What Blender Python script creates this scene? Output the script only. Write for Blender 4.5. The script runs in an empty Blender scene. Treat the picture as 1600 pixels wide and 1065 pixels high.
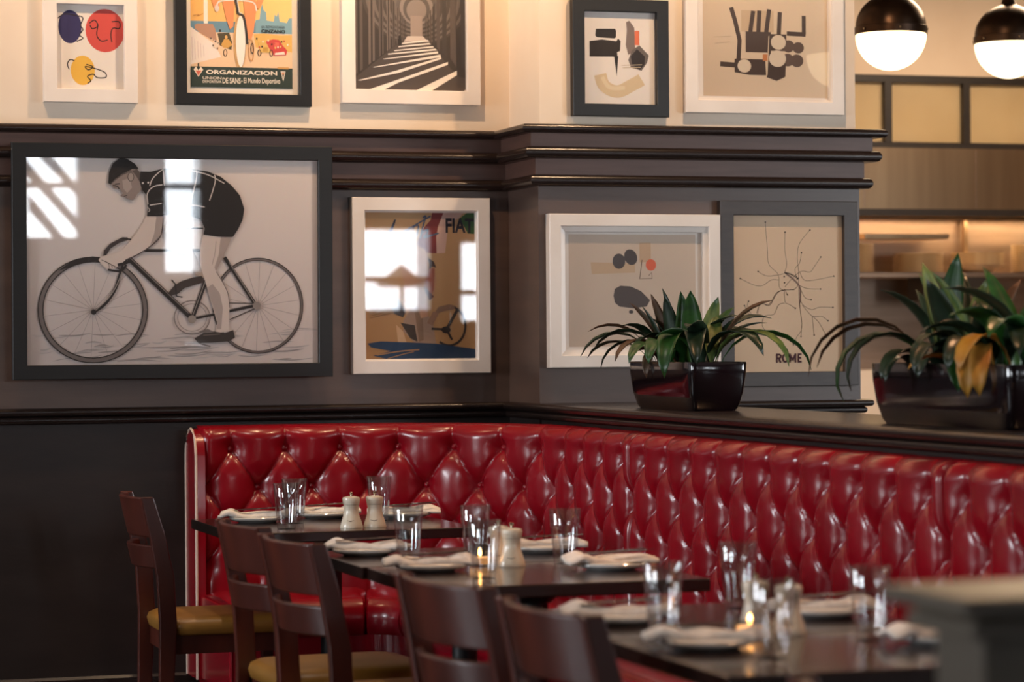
import bpy, bmesh, math, random
from mathutils import Vector, Matrix
random.seed(7)
PI = math.pi
C = bpy.context.scene.collection
scene = bpy.context.scene

# ------------------------------------------------------------------ camera, world, light, exposure
YAW = math.radians(17.3); ROLL = 0.0075; EYE = 1.35
cam_d = bpy.data.cameras.new('camera'); cam = bpy.data.objects.new('camera', cam_d); C.objects.link(cam)
fw = Vector((math.sin(YAW), math.cos(YAW), 0)); rt = Vector((math.cos(YAW), -math.sin(YAW), 0)); up = Vector((0, 0, 1))
cx = rt * math.cos(ROLL) - up * math.sin(ROLL); cy = rt * math.sin(ROLL) + up * math.cos(ROLL)
m = Matrix((cx, cy, -fw)).transposed().to_4x4(); m.translation = Vector((0, 0, EYE)); cam.matrix_world = m
cam_d.sensor_width = 36.0; cam_d.lens = 36.0 * 4290 / 1600
cam_d.clip_end = 100
cam_d.dof.use_dof = True; cam_d.dof.focus_distance = 9.3; cam_d.dof.aperture_fstop = 3.3
scene.camera = cam
scene.view_settings.view_transform = 'Standard'; scene.view_settings.look = 'None'
scene.view_settings.gamma = 1.0; scene.view_settings.use_curve_mapping = False
scene.view_settings.exposure = 0.4
scene.cycles.use_denoising = True

world = bpy.data.worlds.new('world'); scene.world = world; world.use_nodes = True
bg = world.node_tree.nodes['Background']; bg.inputs[0].default_value = (0.80, 0.90, 1.0, 1); bg.inputs[1].default_value = 6.0

ROOM_X0, ROOM_X1, ROOM_Y0, CEIL = -4.0, 8.6, -4.0, 3.6
def window_light(name, loc, rot, sx, sy, power, col=(0.92, 0.96, 1.0)):
    l = bpy.data.lights.new(name, 'AREA'); l.shape = 'RECTANGLE'; l.size = sx; l.size_y = sy
    l.energy = power; l.color = col
    o = bpy.data.objects.new(name, l); C.objects.link(o); o.location = loc; o.rotation_euler = rot
    return o
# daylight through the windows: left wall (three), wall behind the camera (three)
WIN_L = [(2.6, 3.7, 1.2, 2.4), (7.1, 8.5, 1.1, 2.5)]                    # a0, a1, z0, z1
WIN_B = [(3.06, 3.56, 1.75, 2.75), (4.28, 4.64, 1.45, 2.75), (6.1, 6.8, 1.6, 2.42), (7.05, 7.5, 1.5, 2.3)]  # first window added to put bright streaks in the cyclist picture glass
WIN_R = [(1.0, 2.2, 1.0, 2.8), (3.4, 4.8, 1.0, 2.8)]
for y0, y1, z0, z1 in WIN_L:
    window_light('window_daylight', (ROOM_X0 - 0.12, (y0 + y1) / 2, (z0 + z1) / 2), (0, -PI / 2, 0), z1 - z0, y1 - y0, 62 * (y1 - y0) * (z1 - z0))
for x0, x1, z0, z1 in WIN_B:
    window_light('window_daylight', ((x0 + x1) / 2, ROOM_Y0 - 0.75, (z0 + z1) / 2), (PI / 2, 0, 0), x1 - x0 + .1, z1 - z0 + .1, 46 * (x1 - x0) * (z1 - z0))
for y0, y1, z0, z1 in WIN_R:
    window_light('window_daylight', (8.92, (y0 + y1) / 2, (z0 + z1) / 2), (0, PI / 2, 0), z1 - z0, y1 - y0, 60 * (y1 - y0) * (z1 - z0))
def spot(name, loc, target, power, col, size=80, rad=0.03, blend=0.6):
    l = bpy.data.lights.new(name, 'SPOT'); l.energy = power; l.color = col; l.spot_size = math.radians(size); l.spot_blend = blend
    l.shadow_soft_size = rad
    o = bpy.data.objects.new(name, l); C.objects.link(o); o.location = loc
    o.rotation_euler = (Vector(target) - Vector(loc)).to_track_quat('-Z', 'Y').to_euler()
WARM = (1.0, 0.66, 0.38)
for sy in (8.7, 6.9, 5.0):                                                # fill spots added to brighten the tables
    spot('ceiling_or_fill_spot', (1.7, sy - 0.5, 3.5), (2.1, sy, 0.75), 52, (1.0, 0.84, 0.70), 62, 0.05)
spot('ceiling_or_fill_spot', (2.47, 9.42, 3.45), (2.45, 10.1, 2.2), 62, WARM, 120)
spot('ceiling_or_fill_spot', (0.9, 9.42, 3.45), (0.9, 10.1, 2.2), 40, WARM, 110)
spot('ceiling_or_fill_spot', (3.75, 8.75, 3.5), (3.8, 9.7, 2.2), 60, WARM, 115)
spot('ceiling_or_fill_spot', (3.6, 7.2, 3.5), (3.1, 7.2, 0.9), 95, (1.0, 0.52, 0.26), 75)
spot('ceiling_or_fill_spot', (3.5, 5.2, 3.5), (3.1, 5.4, 0.9), 85, (1.0, 0.52, 0.26), 75)
spot('ceiling_or_fill_spot', (2.1, 3.6, 3.5), (1.6, 3.0, 1.0), 34, (1.0, 0.5, 0.2), 60)

# ------------------------------------------------------------------ helpers
def lin(c):
    return tuple(((v / 255) / 12.92 if v / 255 <= 0.04045 else (((v / 255) + 0.055) / 1.055) ** 2.4) for v in c)
MATS = {}
def mat(name, col, rough=0.5, metal=0.0, coat=0.0, spec=0.5, noise=None, bump=None, emit=None, trans=0.0, sss=0.0):
    """noise = (scale, dark rgb, detail, stretch xyz); bump = (scale, strength)."""
    if name in MATS: return MATS[name]
    mt = bpy.data.materials.new(name); mt.use_nodes = True; MATS[name] = mt
    nt = mt.node_tree; b = nt.nodes['Principled BSDF']
    c = lin(col) + (1,)
    b.inputs['Base Color'].default_value = c; b.inputs['Roughness'].default_value = rough; b.inputs['Metallic'].default_value = metal
    b.inputs['Coat Weight'].default_value = coat; b.inputs['Coat Roughness'].default_value = 0.08
    b.inputs['Specular IOR Level'].default_value = spec; b.inputs['Transmission Weight'].default_value = trans
    tc = None
    if noise or bump:
        tc = nt.nodes.new('ShaderNodeTexCoord'); mp = nt.nodes.new('ShaderNodeMapping'); nt.links.new(tc.outputs['Object'], mp.inputs[0])
        if noise and len(noise) > 3: mp.inputs['Scale'].default_value = noise[3]
    if noise:
        n = nt.nodes.new('ShaderNodeTexNoise'); n.inputs['Scale'].default_value = noise[0]; n.inputs['Detail'].default_value = noise[2]
        nt.links.new(mp.outputs[0], n.inputs['Vector'])
        mx = nt.nodes.new('ShaderNodeMix'); mx.data_type = 'RGBA'
        mx.inputs[6].default_value = c; mx.inputs[7].default_value = lin(noise[1]) + (1,)
        rp = nt.nodes.new('ShaderNodeValToRGB'); rp.color_ramp.elements[0].position = 0.35; rp.color_ramp.elements[1].position = 0.68
        nt.links.new(n.outputs['Fac'], rp.inputs[0]); nt.links.new(rp.outputs[0], mx.inputs[0]); nt.links.new(mx.outputs[2], b.inputs['Base Color'])
    if bump:
        n2 = nt.nodes.new('ShaderNodeTexNoise'); n2.inputs['Scale'].default_value = bump[0]; n2.inputs['Detail'].default_value = 4
        nt.links.new(mp.outputs[0], n2.inputs['Vector'])
        bp = nt.nodes.new('ShaderNodeBump'); bp.inputs['Strength'].default_value = bump[1]; bp.inputs['Distance'].default_value = 0.004
        nt.links.new(n2.outputs['Fac'], bp.inputs['Height']); nt.links.new(bp.outputs[0], b.inputs['Normal'])
    if emit:
        b.inputs['Emission Color'].default_value = lin(emit[0]) + (1,); b.inputs['Emission Strength'].default_value = emit[1]
    return mt
CREAM = mat('cream_wall_paint', (232, 215, 196), 0.7, noise=(3.0, (226, 207, 187), 3), bump=(60, 0.05))
DADO = mat('dark_dado_paint', (97, 77, 68), 0.33, noise=(2.2, (80, 64, 58), 6, (0.6, 1, 5)), bump=(25, 0.08))
DADO_LOW = mat('black_brown_dado_paint', (42, 33, 31), 0.42, noise=(4, (35, 27, 25), 5, (1, 1, 4)), bump=(30, 0.08))
BAND = mat('brown_frieze_paint', (106, 76, 66), 0.42, noise=(6, (92, 65, 56), 4, (0.5, 1, 6)))
MOULD = mat('dark_moulding_gloss', (42, 31, 28), 0.24, noise=(8, (35, 26, 24), 3, (0.4, 1, 4)))
FLOOR = mat('dark_floor', (38, 30, 28), 0.35, noise=(5, (28, 22, 20), 5))
CEILM = mat('ceiling_paint', (128, 114, 100), 0.8, noise=(3, (120, 106, 92), 2))
ROOMW = mat('room_wall_paint', (112, 96, 82), 0.7, noise=(3, (104, 88, 75), 3))
RED = mat('red_vinyl', (142, 8, 27), 0.25, spec=0.5, coat=0.15, noise=(5, (128, 6, 22), 4), bump=(220, 0.05))
PIPING = mat('cream_piping', (226, 205, 190), 0.4, noise=(20, (215, 192, 178), 2))
TABLEM = mat('dark_table_wood', (46, 26, 21), 0.2, coat=0.3, noise=(9, (38, 21, 18), 6, (1, 6, 1)))
EDGEM = mat('dark_table_edge', (33, 20, 18), 0.3, noise=(9, (26, 15, 14), 4))
IRON = mat('black_iron', (22, 24, 28), 0.42, noise=(15, (16, 17, 20), 3), bump=(90, 0.1))
CHAIRW = mat('mahogany_chair_wood', (92, 40, 28), 0.3, coat=0.15, noise=(7, (56, 23, 17), 7, (1, 1, 0.25)))
SEATM = mat('mustard_vinyl', (150, 104, 42), 0.42, noise=(6, (134, 90, 34), 4), bump=(160, 0.08))
PLATEM = mat('white_glazed_china', (214, 214, 212), 0.14, coat=0.3, noise=(10, (206, 206, 204), 2))
NAPKIN = mat('white_linen', (244, 238, 232), 0.8, noise=(40, (222, 213, 206), 4), bump=(120, 0.25))
STEEL = mat('cutlery_steel', (190, 180, 168), 0.18, 1.0, noise=(20, (175, 165, 152), 2))
MILLM = mat('cream_lacquer', (232, 220, 200), 0.22, coat=0.4, noise=(12, (226, 212, 190), 2))
MARK = mat('grey_print_ink', (120, 104, 88), 0.5, noise=(30, (110, 95, 80), 2))
NICKEL = mat('nickel_knob', (176, 160, 140), 0.22, 1.0, noise=(20, (160, 145, 126), 2))
POTM = mat('black_glazed_pot', (15, 9, 12), 0.12, coat=0.6, noise=(8, (24, 10, 16), 3))
SOIL = mat('dark_soil', (40, 28, 20), 0.95, noise=(60, (24, 16, 12), 5), bump=(80, 0.6))
LEAFS = [mat('leaf_green', (38, 84, 30), 0.36, noise=(14, (24, 58, 28), 4, (1, 1, 3))),
         mat('leaf_dark', (32, 52, 34), 0.36, noise=(14, (22, 38, 26), 4, (1, 1, 3))),
         mat('leaf_brown', (96, 62, 42), 0.5, noise=(14, (66, 52, 34), 4)),
         mat('leaf_yellow', (190, 142, 52), 0.5, noise=(14, (170, 110, 46), 4)),
         mat('leaf_pale_edge', (120, 134, 70), 0.42, noise=(12, (52, 88, 42), 4, (3, 3, 1)))]
STEMM = mat('tan_stem', (140, 104, 72), 0.6, noise=(20, (112, 84, 58), 3))
WHITEF = mat('white_frame_paint', (236, 226, 218), 0.32, noise=(5, (228, 217, 208), 3))
BLACKF = mat('black_frame_paint', (22, 19, 18), 0.42, noise=(12, (17, 15, 14), 4, (1, 1, 6)))
GREYF = mat('charcoal_frame_paint', (60, 50, 46), 0.42, noise=(12, (52, 43, 40), 4, (1, 1, 6)))
BRONZE = mat('aged_bronze', (74, 54, 40), 0.34, 0.85, noise=(14, (52, 38, 30), 4))
GLOBE = mat('opal_glass_lit', (255, 246, 228), 0.25, emit=((255, 226, 178), 2.6), noise=(2, (255, 244, 224), 1))
STAIN = mat('stainless_steel', (184, 156, 124), 0.3, 1.0, noise=(3, (170, 142, 112), 5, (5, 1, 0.3)))
STAIN2 = mat('stainless_shelf', (168, 146, 130), 0.4, 1.0, noise=(4, (148, 128, 112), 4, (0.5, 1, 6)))
BLACKM = mat('black_steel_frame', (40, 34, 31), 0.4, noise=(10, (33, 28, 26), 3))
FROST = mat('frosted_glass', (232, 214, 176), 0.55, trans=0.55, noise=(3, (222, 202, 162), 2))
STONEW = mat('stoneware_cream', (238, 220, 190), 0.4, noise=(30, (220, 196, 160), 3))
POSTM = mat('grey_brown_post_paint', (98, 88, 76), 0.3, noise=(6, (86, 77, 66), 4))
WAX = mat('candle_wax', (244, 226, 190), 0.5, emit=((255, 170, 90), 0.6), noise=(10, (240, 220, 182), 2))
FLAME = mat('candle_flame', (255, 214, 150), 0.5, emit=((255, 178, 96), 22), noise=(10, (255, 204, 140), 1))

def clear_glass(name, ior=1.5, tint=(1, 1, 1)):
    mt = bpy.data.materials.new(name); mt.use_nodes = True; nt = mt.node_tree; nt.nodes.clear()
    o = nt.nodes.new('ShaderNodeOutputMaterial'); mx = nt.nodes.new('ShaderNodeMixShader'); tr = nt.nodes.new('ShaderNodeBsdfTransparent')
    gl = nt.nodes.new('ShaderNodeBsdfGlossy'); lw = nt.nodes.new('ShaderNodeLayerWeight'); pw = nt.nodes.new('ShaderNodeMath'); pw.operation = 'POWER'; pw.inputs[1].default_value = 5
    fr = nt.nodes.new('ShaderNodeMath'); fr.operation = 'MULTIPLY_ADD'; f0 = ((ior - 1) / (ior + 1)) ** 2; fr.inputs[1].default_value = 1 - f0; fr.inputs[2].default_value = f0
    nt.links.new(lw.outputs['Facing'], pw.inputs[0]); nt.links.new(pw.outputs[0], fr.inputs[0])
    tr.inputs[0].default_value = tint + (1,); gl.inputs['Roughness'].default_value = 0.015
    nt.links.new(fr.outputs[0], mx.inputs[0]); nt.links.new(tr.outputs[0], mx.inputs[1]); nt.links.new(gl.outputs[0], mx.inputs[2]); nt.links.new(mx.outputs[0], o.inputs[0])
    return mt
PANE = clear_glass('picture_glass', 1.45, (1.0, 1.0, 1.0))
TUMBLER = clear_glass('tumbler_glass', 2.2, (0.955, 0.96, 0.965))
def ink_material():
    mt = bpy.data.materials.new('printed_ink'); mt.use_nodes = True; nt = mt.node_tree; b = nt.nodes['Principled BSDF']
    at = nt.nodes.new('ShaderNodeAttribute'); at.attribute_name = 'ink'
    n = nt.nodes.new('ShaderNodeTexNoise'); n.inputs['Scale'].default_value = 90; n.inputs['Detail'].default_value = 4
    tc = nt.nodes.new('ShaderNodeTexCoord'); nt.links.new(tc.outputs['Object'], n.inputs['Vector'])
    mx = nt.nodes.new('ShaderNodeMix'); mx.data_type = 'RGBA'; mx.blend_type = 'MULTIPLY'; mx.inputs[0].default_value = 0.10
    nt.links.new(at.outputs['Color'], mx.inputs[6]); nt.links.new(n.outputs['Color'], mx.inputs[7])
    mh = nt.nodes.new('ShaderNodeHueSaturation'); mh.inputs['Saturation'].default_value = 0.95; mh.inputs['Value'].default_value = 1.1
    nt.links.new(mx.outputs[2], mh.inputs['Color']); nt.links.new(mh.outputs[0], b.inputs['Base Color']); b.inputs['Roughness'].default_value = 0.75
    return mt
INK = ink_material()

class MB:
    """collects quads / boxes / lathes and links them as ONE mesh object"""
    def __init__(s): s.v = []; s.f = []
    def box(s, x0, x1, y0, y1, z0, z1):
        n = len(s.v); s.v += [(x, y, z) for z in (z0, z1) for y in (y0, y1) for x in (x0, x1)]
        s.f += [tuple(n + i for i in q) for q in ((0, 2, 3, 1), (4, 5, 7, 6), (0, 1, 5, 4), (2, 6, 7, 3), (0, 4, 6, 2), (1, 3, 7, 5))]; return s
    def loft(s, rings, closed=True, cap=True):
        n = len(s.v); k = len(rings[0])
        for r in rings: s.v += [tuple(p) for p in r]
        for i in range(len(rings) - 1):
            for j in range(k if closed else k - 1):
                a = n + i * k + j; b = n + i * k + (j + 1) % k
                s.f.append((a, b, b + k, a + k))
        if cap and closed:
            s.f.append(tuple(n + j for j in reversed(range(k)))); s.f.append(tuple(n + (len(rings) - 1) * k + j for j in range(k)))
        return s
    def lathe(s, prof, seg=24, cx=0, cy=0, z=0):
        rings = []
        for r, h in prof:
            rings.append([(cx + max(r, 1e-5) * math.cos(2 * PI * j / seg), cy + max(r, 1e-5) * math.sin(2 * PI * j / seg), z + h) for j in range(seg)])
        return s.loft(rings)
    def tube(s, pts, r, seg=8):
        rings = []
        for i, p in enumerate(pts):
            p = Vector(p); d = (Vector(pts[min(i + 1, len(pts) - 1)]) - Vector(pts[max(i - 1, 0)])).normalized()
            a = d.orthogonal().normalized() if abs(d.z) < 0.9 else Vector((1, 0, 0)); a = (a - d * a.dot(d)).normalized(); b = d.cross(a)
            rr = r[i] if isinstance(r, (list, tuple)) else r
            rings.append([p + (a * math.cos(2 * PI * j / seg) + b * math.sin(2 * PI * j / seg)) * rr for j in range(seg)])
        return s.loft(rings)
    def build(s, name, material, parent=None, smooth=False, bevel=0, loc=None, rz=0, sub=0):
        me = bpy.data.meshes.new(name); me.from_pydata(s.v, [], s.f); me.validate()
        bm = bmesh.new(); bm.from_mesh(me); bmesh.ops.recalc_face_normals(bm, faces=bm.faces); bm.to_mesh(me); bm.free()
        me.materials.append(material)
        o = bpy.data.objects.new(name, me); C.objects.link(o)
        if parent: o.parent = parent
        if loc is not None: o.location = loc
        o.rotation_euler[2] = rz
        if bevel:
            md = o.modifiers.new('bevel', 'BEVEL'); md.width = bevel; md.segments = 2; md.limit_method = 'ANGLE'
        if sub:
            md = o.modifiers.new('sub', 'SUBSURF'); md.levels = sub; md.render_levels = sub
        if smooth:
            me.polygons.foreach_set('use_smooth', [True] * len(me.polygons))
            if smooth != 'all':
                try: me.set_sharp_from_angle(angle=math.radians(40))
                except Exception: pass
        return o
def tag(o, label, cat, group=None):
    o['label'] = label; o['category'] = cat
    if group: o['group'] = group
    return o
def thing(name, loc, label, cat, group=None, rz=0):
    o = bpy.data.objects.new(name, None); C.objects.link(o); o.location = loc; o.rotation_euler[2] = rz; o.empty_display_size = 0.05
    return tag(o, label, cat, group)
def struct(o): o['kind'] = 'structure'; return o
def copy_tree(o, parent=None):
    c = o.copy(); C.objects.link(c); c.parent = parent
    for ch in o.children: copy_tree(ch, c)
    return c
def sweep(path, prof):
    """profile (out, z) swept along a 2-D path with mitred corners; 'out' is to the right of travel"""
    mb = MB(); rings = []
    n = len(path)
    for i, p in enumerate(path):
        d0 = (Vector(path[i]) - Vector(path[i - 1])).normalized() if i > 0 else None
        d1 = (Vector(path[i + 1]) - Vector(path[i])).normalized() if i < n - 1 else None
        n0 = Vector((d0.y, -d0.x)) if d0 else None; n1 = Vector((d1.y, -d1.x)) if d1 else None
        if n0 and n1:
            mv = (n0 + n1).normalized(); mv = mv / max(0.3, mv.dot(n0))
        else: mv = n0 or n1
        rings.append([(p[0] + mv.x * o_, p[1] + mv.y * o_, z) for o_, z in prof])
    return mb.loft(rings)
def halfround(out0, out1, z0, z1, n=8):
    zc = (z0 + z1) / 2; r = (z1 - z0) / 2
    pts = [(out0, z0)]
    for i in range(n + 1):
        a = -PI / 2 + PI * i / n
        pts.append((out1 - r + r * math.cos(a), zc + r * math.sin(a)))
    pts.append((out0, z1)); return pts

# ------------------------------------------------------------------ the room
YW, YP, XC, XPR = 10.15, 9.77, 3.157, 4.444
struct(MB().box(ROOM_X0 - 0.2, 9.0, ROOM_Y0 - 1.0, 17, -0.1, 0).build('floor', FLOOR))
struct(MB().box(ROOM_X0 - 0.2, 9.0, ROOM_Y0 - 0.2, 17, CEIL, CEIL + 0.1).build('ceiling', CEILM))
struct(MB().box(ROOM_X0 - 0.2, XC, YW, YW + 0.2, 0, CEIL).build('wall_back', CREAM))
struct(MB().box(XC, XPR, YP, YW + 0.6, 0, CEIL).build('wall_pier', CREAM))
def wall_with_holes(axis, c0, c1, lo, hi, holes, name):
    mb = MB(); holes = sorted(holes); cur = lo
    def add(a0, a1, z0, z1):
        if a1 - a0 < 1e-4 or z1 - z0 < 1e-4: return
        mb.box(c0, c1, a0, a1, z0, z1) if axis == 'x' else mb.box(a0, a1, c0, c1, z0, z1)
    for a0, a1, z0, z1 in holes:
        add(cur, a0, 0, CEIL); add(a0, a1, 0, z0); add(a0, a1, z1, CEIL); cur = a1
    add(cur, hi, 0, CEIL)
    return struct(mb.build(name, ROOMW))
wall_with_holes('x', ROOM_X0 - 0.2, ROOM_X0, ROOM_Y0, YW, WIN_L, 'wall_left')
wall_with_holes('y', ROOM_Y0 - 0.2, ROOM_Y0, ROOM_X0, 9.0, WIN_B, 'wall_front')
wall_with_holes('x', 8.8, 9.0, ROOM_Y0, 17, WIN_R, 'wall_right')
wn = 1
for a, b, z0, z1, x0, x1 in [w + (ROOM_X0 - 0.08, ROOM_X0 - 0.02) for w in WIN_L] + [w + (8.82, 8.88) for w in WIN_R]:
    mb = MB()
    for k in range(3): mb.box(x0, x1, a + (b - a) * k / 2 - 0.03, a + (b - a) * k / 2 + 0.03, z0, z1)
    for z in (z0 + .02, z1 - 0.5, z1 - .02): mb.box(x0, x1, a, b, z - 0.03, z + 0.03)
    struct(mb.build('window_%d' % wn, BLACKM)); wn += 1
for a, b, z0, z1 in WIN_B:
    mb = MB(); y0, y1 = ROOM_Y0 - 0.08, ROOM_Y0 - 0.02; nn = max(1, round((b - a) / 0.6))
    for k in range(nn + 1): mb.box(a + (b - a) * k / nn - 0.025, a + (b - a) * k / nn + 0.025, y0, y1, z0, z1)
    for z in (z0 + .02, z1 - 0.5, z1 - .02): mb.box(a, b, y0, y1, z - 0.025, z + 0.025)
    if a < 3.2:  # slanted boards added to split this window's reflection into diagonal streaks
        for k in range(3): mb.loft([[(a + .01 + .02 * k, y, z1 - .12 - .3 * k + q) for y, q in ((y0, 0), (y1, 0), (y1, .13), (y0, .13))], [(b - .01, y, z1 - .62 - .3 * k + q) for y, q in ((y0, 0), (y1, 0), (y1, .10), (y0, .10))]])
    struct(mb.build('window_%d' % wn, BLACKM)); wn += 1
# umbrella added outside to break up the window reflection in picture glass
um = thing('added_umbrella', (6.62, ROOM_Y0 - 0.45, 0), 'pale umbrella added outside to break up the window reflection in the motoring poster glass', 'umbrella')
UM = mat('umbrella_canvas', (214, 210, 204), 0.8, noise=(8, (200, 196, 190), 3))
MB().lathe([(0.24, 1.86), (0.23, 1.90), (0.02, 2.06), (0.0, 2.07)], 8).build('canopy', UM, um); MB().lathe([(0.02, 0.0), (0.02, 2.05)], 10).build('pole', BLACKM, um); MB().lathe([(0.0, 0.0), (0.2, 0.0), (0.18, 0.05), (0.0, 0.06)], 20).build('base', BLACKM, um)

PATH = [(ROOM_X0, YW), (XC, YW), (XC, YP), (XPR, YP), (XPR, YW + 0.5)]
tn = [0]
def trim(path, prof, mt, smooth=False):
    tn[0] += 1
    return struct(sweep(path, prof).build('trim_%d' % tn[0], mt, smooth=smooth))
def rect(o, z0, z1): return [(0, z0), (o, z0), (o, z1), (0, z1)]
trim(PATH[:3], rect(0.008, 0.0, 1.06), DADO_LOW)                 # lower dado
trim(PATH, rect(0.01, 1.06, 1.95), DADO)                         # panel between rail and frieze
trim(PATH, rect(0.025, 1.95, 2.05), BAND)
trim(PATH, rect(0.05, 2.05, 2.13), BAND)
trim(PATH, halfround(0, 0.095, 2.123, 2.155), MOULD, True)
trim(PATH, halfround(0, 0.078, 2.030, 2.073), MOULD, True)
trim(PATH, halfround(0, 0.052, 1.927, 1.970), MOULD, True)
struct(sweep(PATH[:2], [(0, 0), (0.016, 0), (0.016, 0.115), (0.008, 0.125), (0, 0.125)]).build('baseboard_back', MOULD))
# dado rail along the wall, turning into the ledge of the half wall
RAIL = [(ROOM_X0, YW), (XC, YW), (XC, 3.2)]
trim(RAIL, halfround(0, 0.05, 1.086, 1.116), MOULD, True)
trim(RAIL, halfround(0, 0.034, 1.056, 1.086), MOULD, True)
trim([(3.53, YP), (XPR, YP), (XPR, YW + 0.5)], halfround(0, 0.05, 1.088, 1.114), MOULD, True)
trim([(3.53, YP), (XPR, YP), (XPR, YW + 0.5)], halfround(0, 0.03, 1.061, 1.088), MOULD, True)
struct(MB().box(XC, 3.53, 3.2, YP, 0, 1.09).build('wall_half', DADO_LOW))
struct(MB().box(XC - 0.02, 3.575, 3.15, YP, 1.09, 1.117).build('trim_ledge', MOULD, bevel=0.006))

# ------------------------------------------------------------------ banquettes
XB, YB, RC = 3.04, 9.95, 0.70
L1 = XB - RC; LA = RC * PI / 2
def bpos(s, d, z):
    """path along the back cushion: s = X on the wall leg, then round the corner, then towards the camera; d = distance out of the back"""
    if s < L1: return (s, YB - d, z)
    if s < L1 + LA:
        t = (s - L1) / RC; return (XB - RC + (RC - d) * math.sin(t), YB - RC + (RC - d) * math.cos(t), z)
    return (XB - d, YB - RC - (s - L1 - LA), z)
def s_of_y(y): return L1 + LA + (YB - RC - y)
ROW0, ROWB, NROW = 0.958, 0.1415, 4
def tuft(s, z, s0, a):
    """depth below the fullest point: deep dimple at each button, thin diagonal creases, soft pillow between"""
    u0 = (s - s0) / a; z0 = (z - ROW0) / ROWB; zz = min(0.0, max(-(NROW - 1), z0))
    u, v = u0 + zz / 2, u0 - zz / 2
    du, dv = abs(u - round(u)), abs(v - round(v)); g = math.hypot(1 / a, 0.5 / ROWB)
    if z0 != zz: g = 1 / a
    r = 9.0
    for k in (math.floor(-zz), math.floor(-zz) + 1):
        if 0 <= k < NROW:
            o = 0.5 * (k % 2); c = round(u0 - o) + o; r = min(r, math.hypot((u0 - c) * a, (z0 + k) * ROWB))
    cr = math.exp(-min(du, dv) / g / 0.0065)
    A, B = abs(math.sin(PI * u)), abs(math.sin(PI * v))
    return 0.034 * math.exp(-(r / 0.034) ** 1.25) + 0.009 * cr + 0.016 * (1 - (A * B) ** 0.5)
SEATZ, ZT = 0.445, 1.047
button_me = MB().lathe([(0, 0.008), (0.007, 0.0065), (0.0125, 0.001), (0.0125, -0.006), (0, -0.006)], 12)
def banquette(name, sa, sb, s0, a, label, end_left=False, seams=()):
    root = thing(name, bpos((sa + sb) / 2, 0.2, 0), label, 'banquette', 'red tufted banquette sections'); L = Vector(root.location)
    H = 0.055; ns = int((sb - sa) / 0.0065); zs = [0.38 + (ZT - 0.38) * i / 104 for i in range(105)]
    mb = MB(); rings = []
    for i in range(ns + 1):
        s = sa + (sb - sa) * i / ns; e = min(s - sa, sb - s); ro = 0.04
        er = -(ro - math.sqrt(max(0, ro * ro - (ro - e) ** 2))) if e < ro else 0
        col = []
        for z in zs:
            t = ZT - z; rr = 0.055
            tr = -(rr - math.sqrt(max(0, rr * rr - (rr - t) ** 2))) if t < rr else 0
            d = max(-0.097, -tuft(s, z, s0, a) + er + tr * 1.2)
            col.append(Vector(bpos(s, d, z)) - L)
        col.append(Vector(bpos(s, -0.10, ZT - 0.004)) - L)
        rings.append(col)
    mb.loft(rings, closed=False, cap=False)
    for r_ in (rings[0], rings[-1]):
        n = len(mb.v); b_ = [Vector((p.x, p.y, p.z)) for p in r_]
        s = sa if r_ is rings[0] else sb
        back = [Vector(bpos(s, -0.10, (p + L).z)) - L for p in r_]
        mb.v += [tuple(p) for p in b_] + [tuple(p) for p in back]; k = len(b_)
        for j in range(k - 1): mb.f.append((n + j, n + j + 1, n + k + j + 1, n + k + j))
    mb.build('backrest', RED, root, smooth='all')
    # buttons
    me = None
    for r in range(NROW):
        off = 0.5 * (r % 2); k = math.ceil((sa + 0.025 - s0) / a - off)
        while s0 + (k + off) * a < sb - 0.025:
            s = s0 + (k + off) * a; z = ROW0 - r * ROWB; k += 1
            p = Vector(bpos(s, -H + 0.007, z)); q = Vector(bpos(s, 0.1, z)); nrm = (q - p).normalized()
            if me is None: ob = button_me.build('button', RED, root, smooth=True); me = ob.data
            else: ob = bpy.data.objects.new('button', me); C.objects.link(ob); ob.parent = root
            ob.location = p - L; ob.rotation_euler = nrm.to_track_quat('Z', 'Y').to_euler()
    # seat cushion, swept
    SD = 0.57; prof = [(-0.06, 0.40), (-0.02, SEATZ - 0.012), (0.06, SEATZ), (0.3, SEATZ + 0.012), (SD - 0.08, SEATZ + 0.004), (SD - 0.03, SEATZ - 0.006), (SD - 0.008, SEATZ - 0.03),
                       (SD, SEATZ - 0.065), (SD - 0.004, SEATZ - 0.10), (SD - 0.02, SEATZ - 0.125), (-0.06, SEATZ - 0.125)]
    cuts = [sa] + [s for s in seams if sa < s < sb] + [sb]
    for c0, c1 in zip(cuts[:-1], cuts[1:]):
        c0 += 0.003; c1 -= 0.003
        m2 = MB(); n2 = max(4, int((c1 - c0) / 0.04)); rg = []
        for i in range(n2 + 1):
            s = c0 + (c1 - c0) * i / n2; e = min(s - c0, c1 - s); sh = 0.012 * max(0, 1 - e / 0.03) ** 2
            rg.append([Vector(bpos(s, d - (sh if d > 0.3 else 0), z - (sh if z > 0.4 else 0))) - L for d, z in prof])
        m2.loft(rg).build('seat_cushion', RED, root, smooth=True)
    m3 = MB(); n3 = int((sb - sa) / 0.05)
    m3.loft([[Vector(bpos(sa + 0.002 + (sb - sa - 0.004) * i / n3, d, z)) - L for d, z in ((-0.10, 0.1), (SD - 0.025, 0.1), (SD - 0.025, SEATZ - 0.125), (-0.10, SEATZ - 0.125))] for i in range(n3 + 1)])
    m3.build('seat_base', RED, root)
    m4 = MB(); m4.loft([[Vector(bpos(sa + 0.01 + (sb - sa - 0.02) * i / n3, d, z)) - L for d, z in ((-0.1, 0.0), (SD - 0.08, 0.0), (SD - 0.08, 0.1), (-0.1, 0.1))] for i in range(n3 + 1)])
    m4.build('plinth', MOULD, root)
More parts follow.
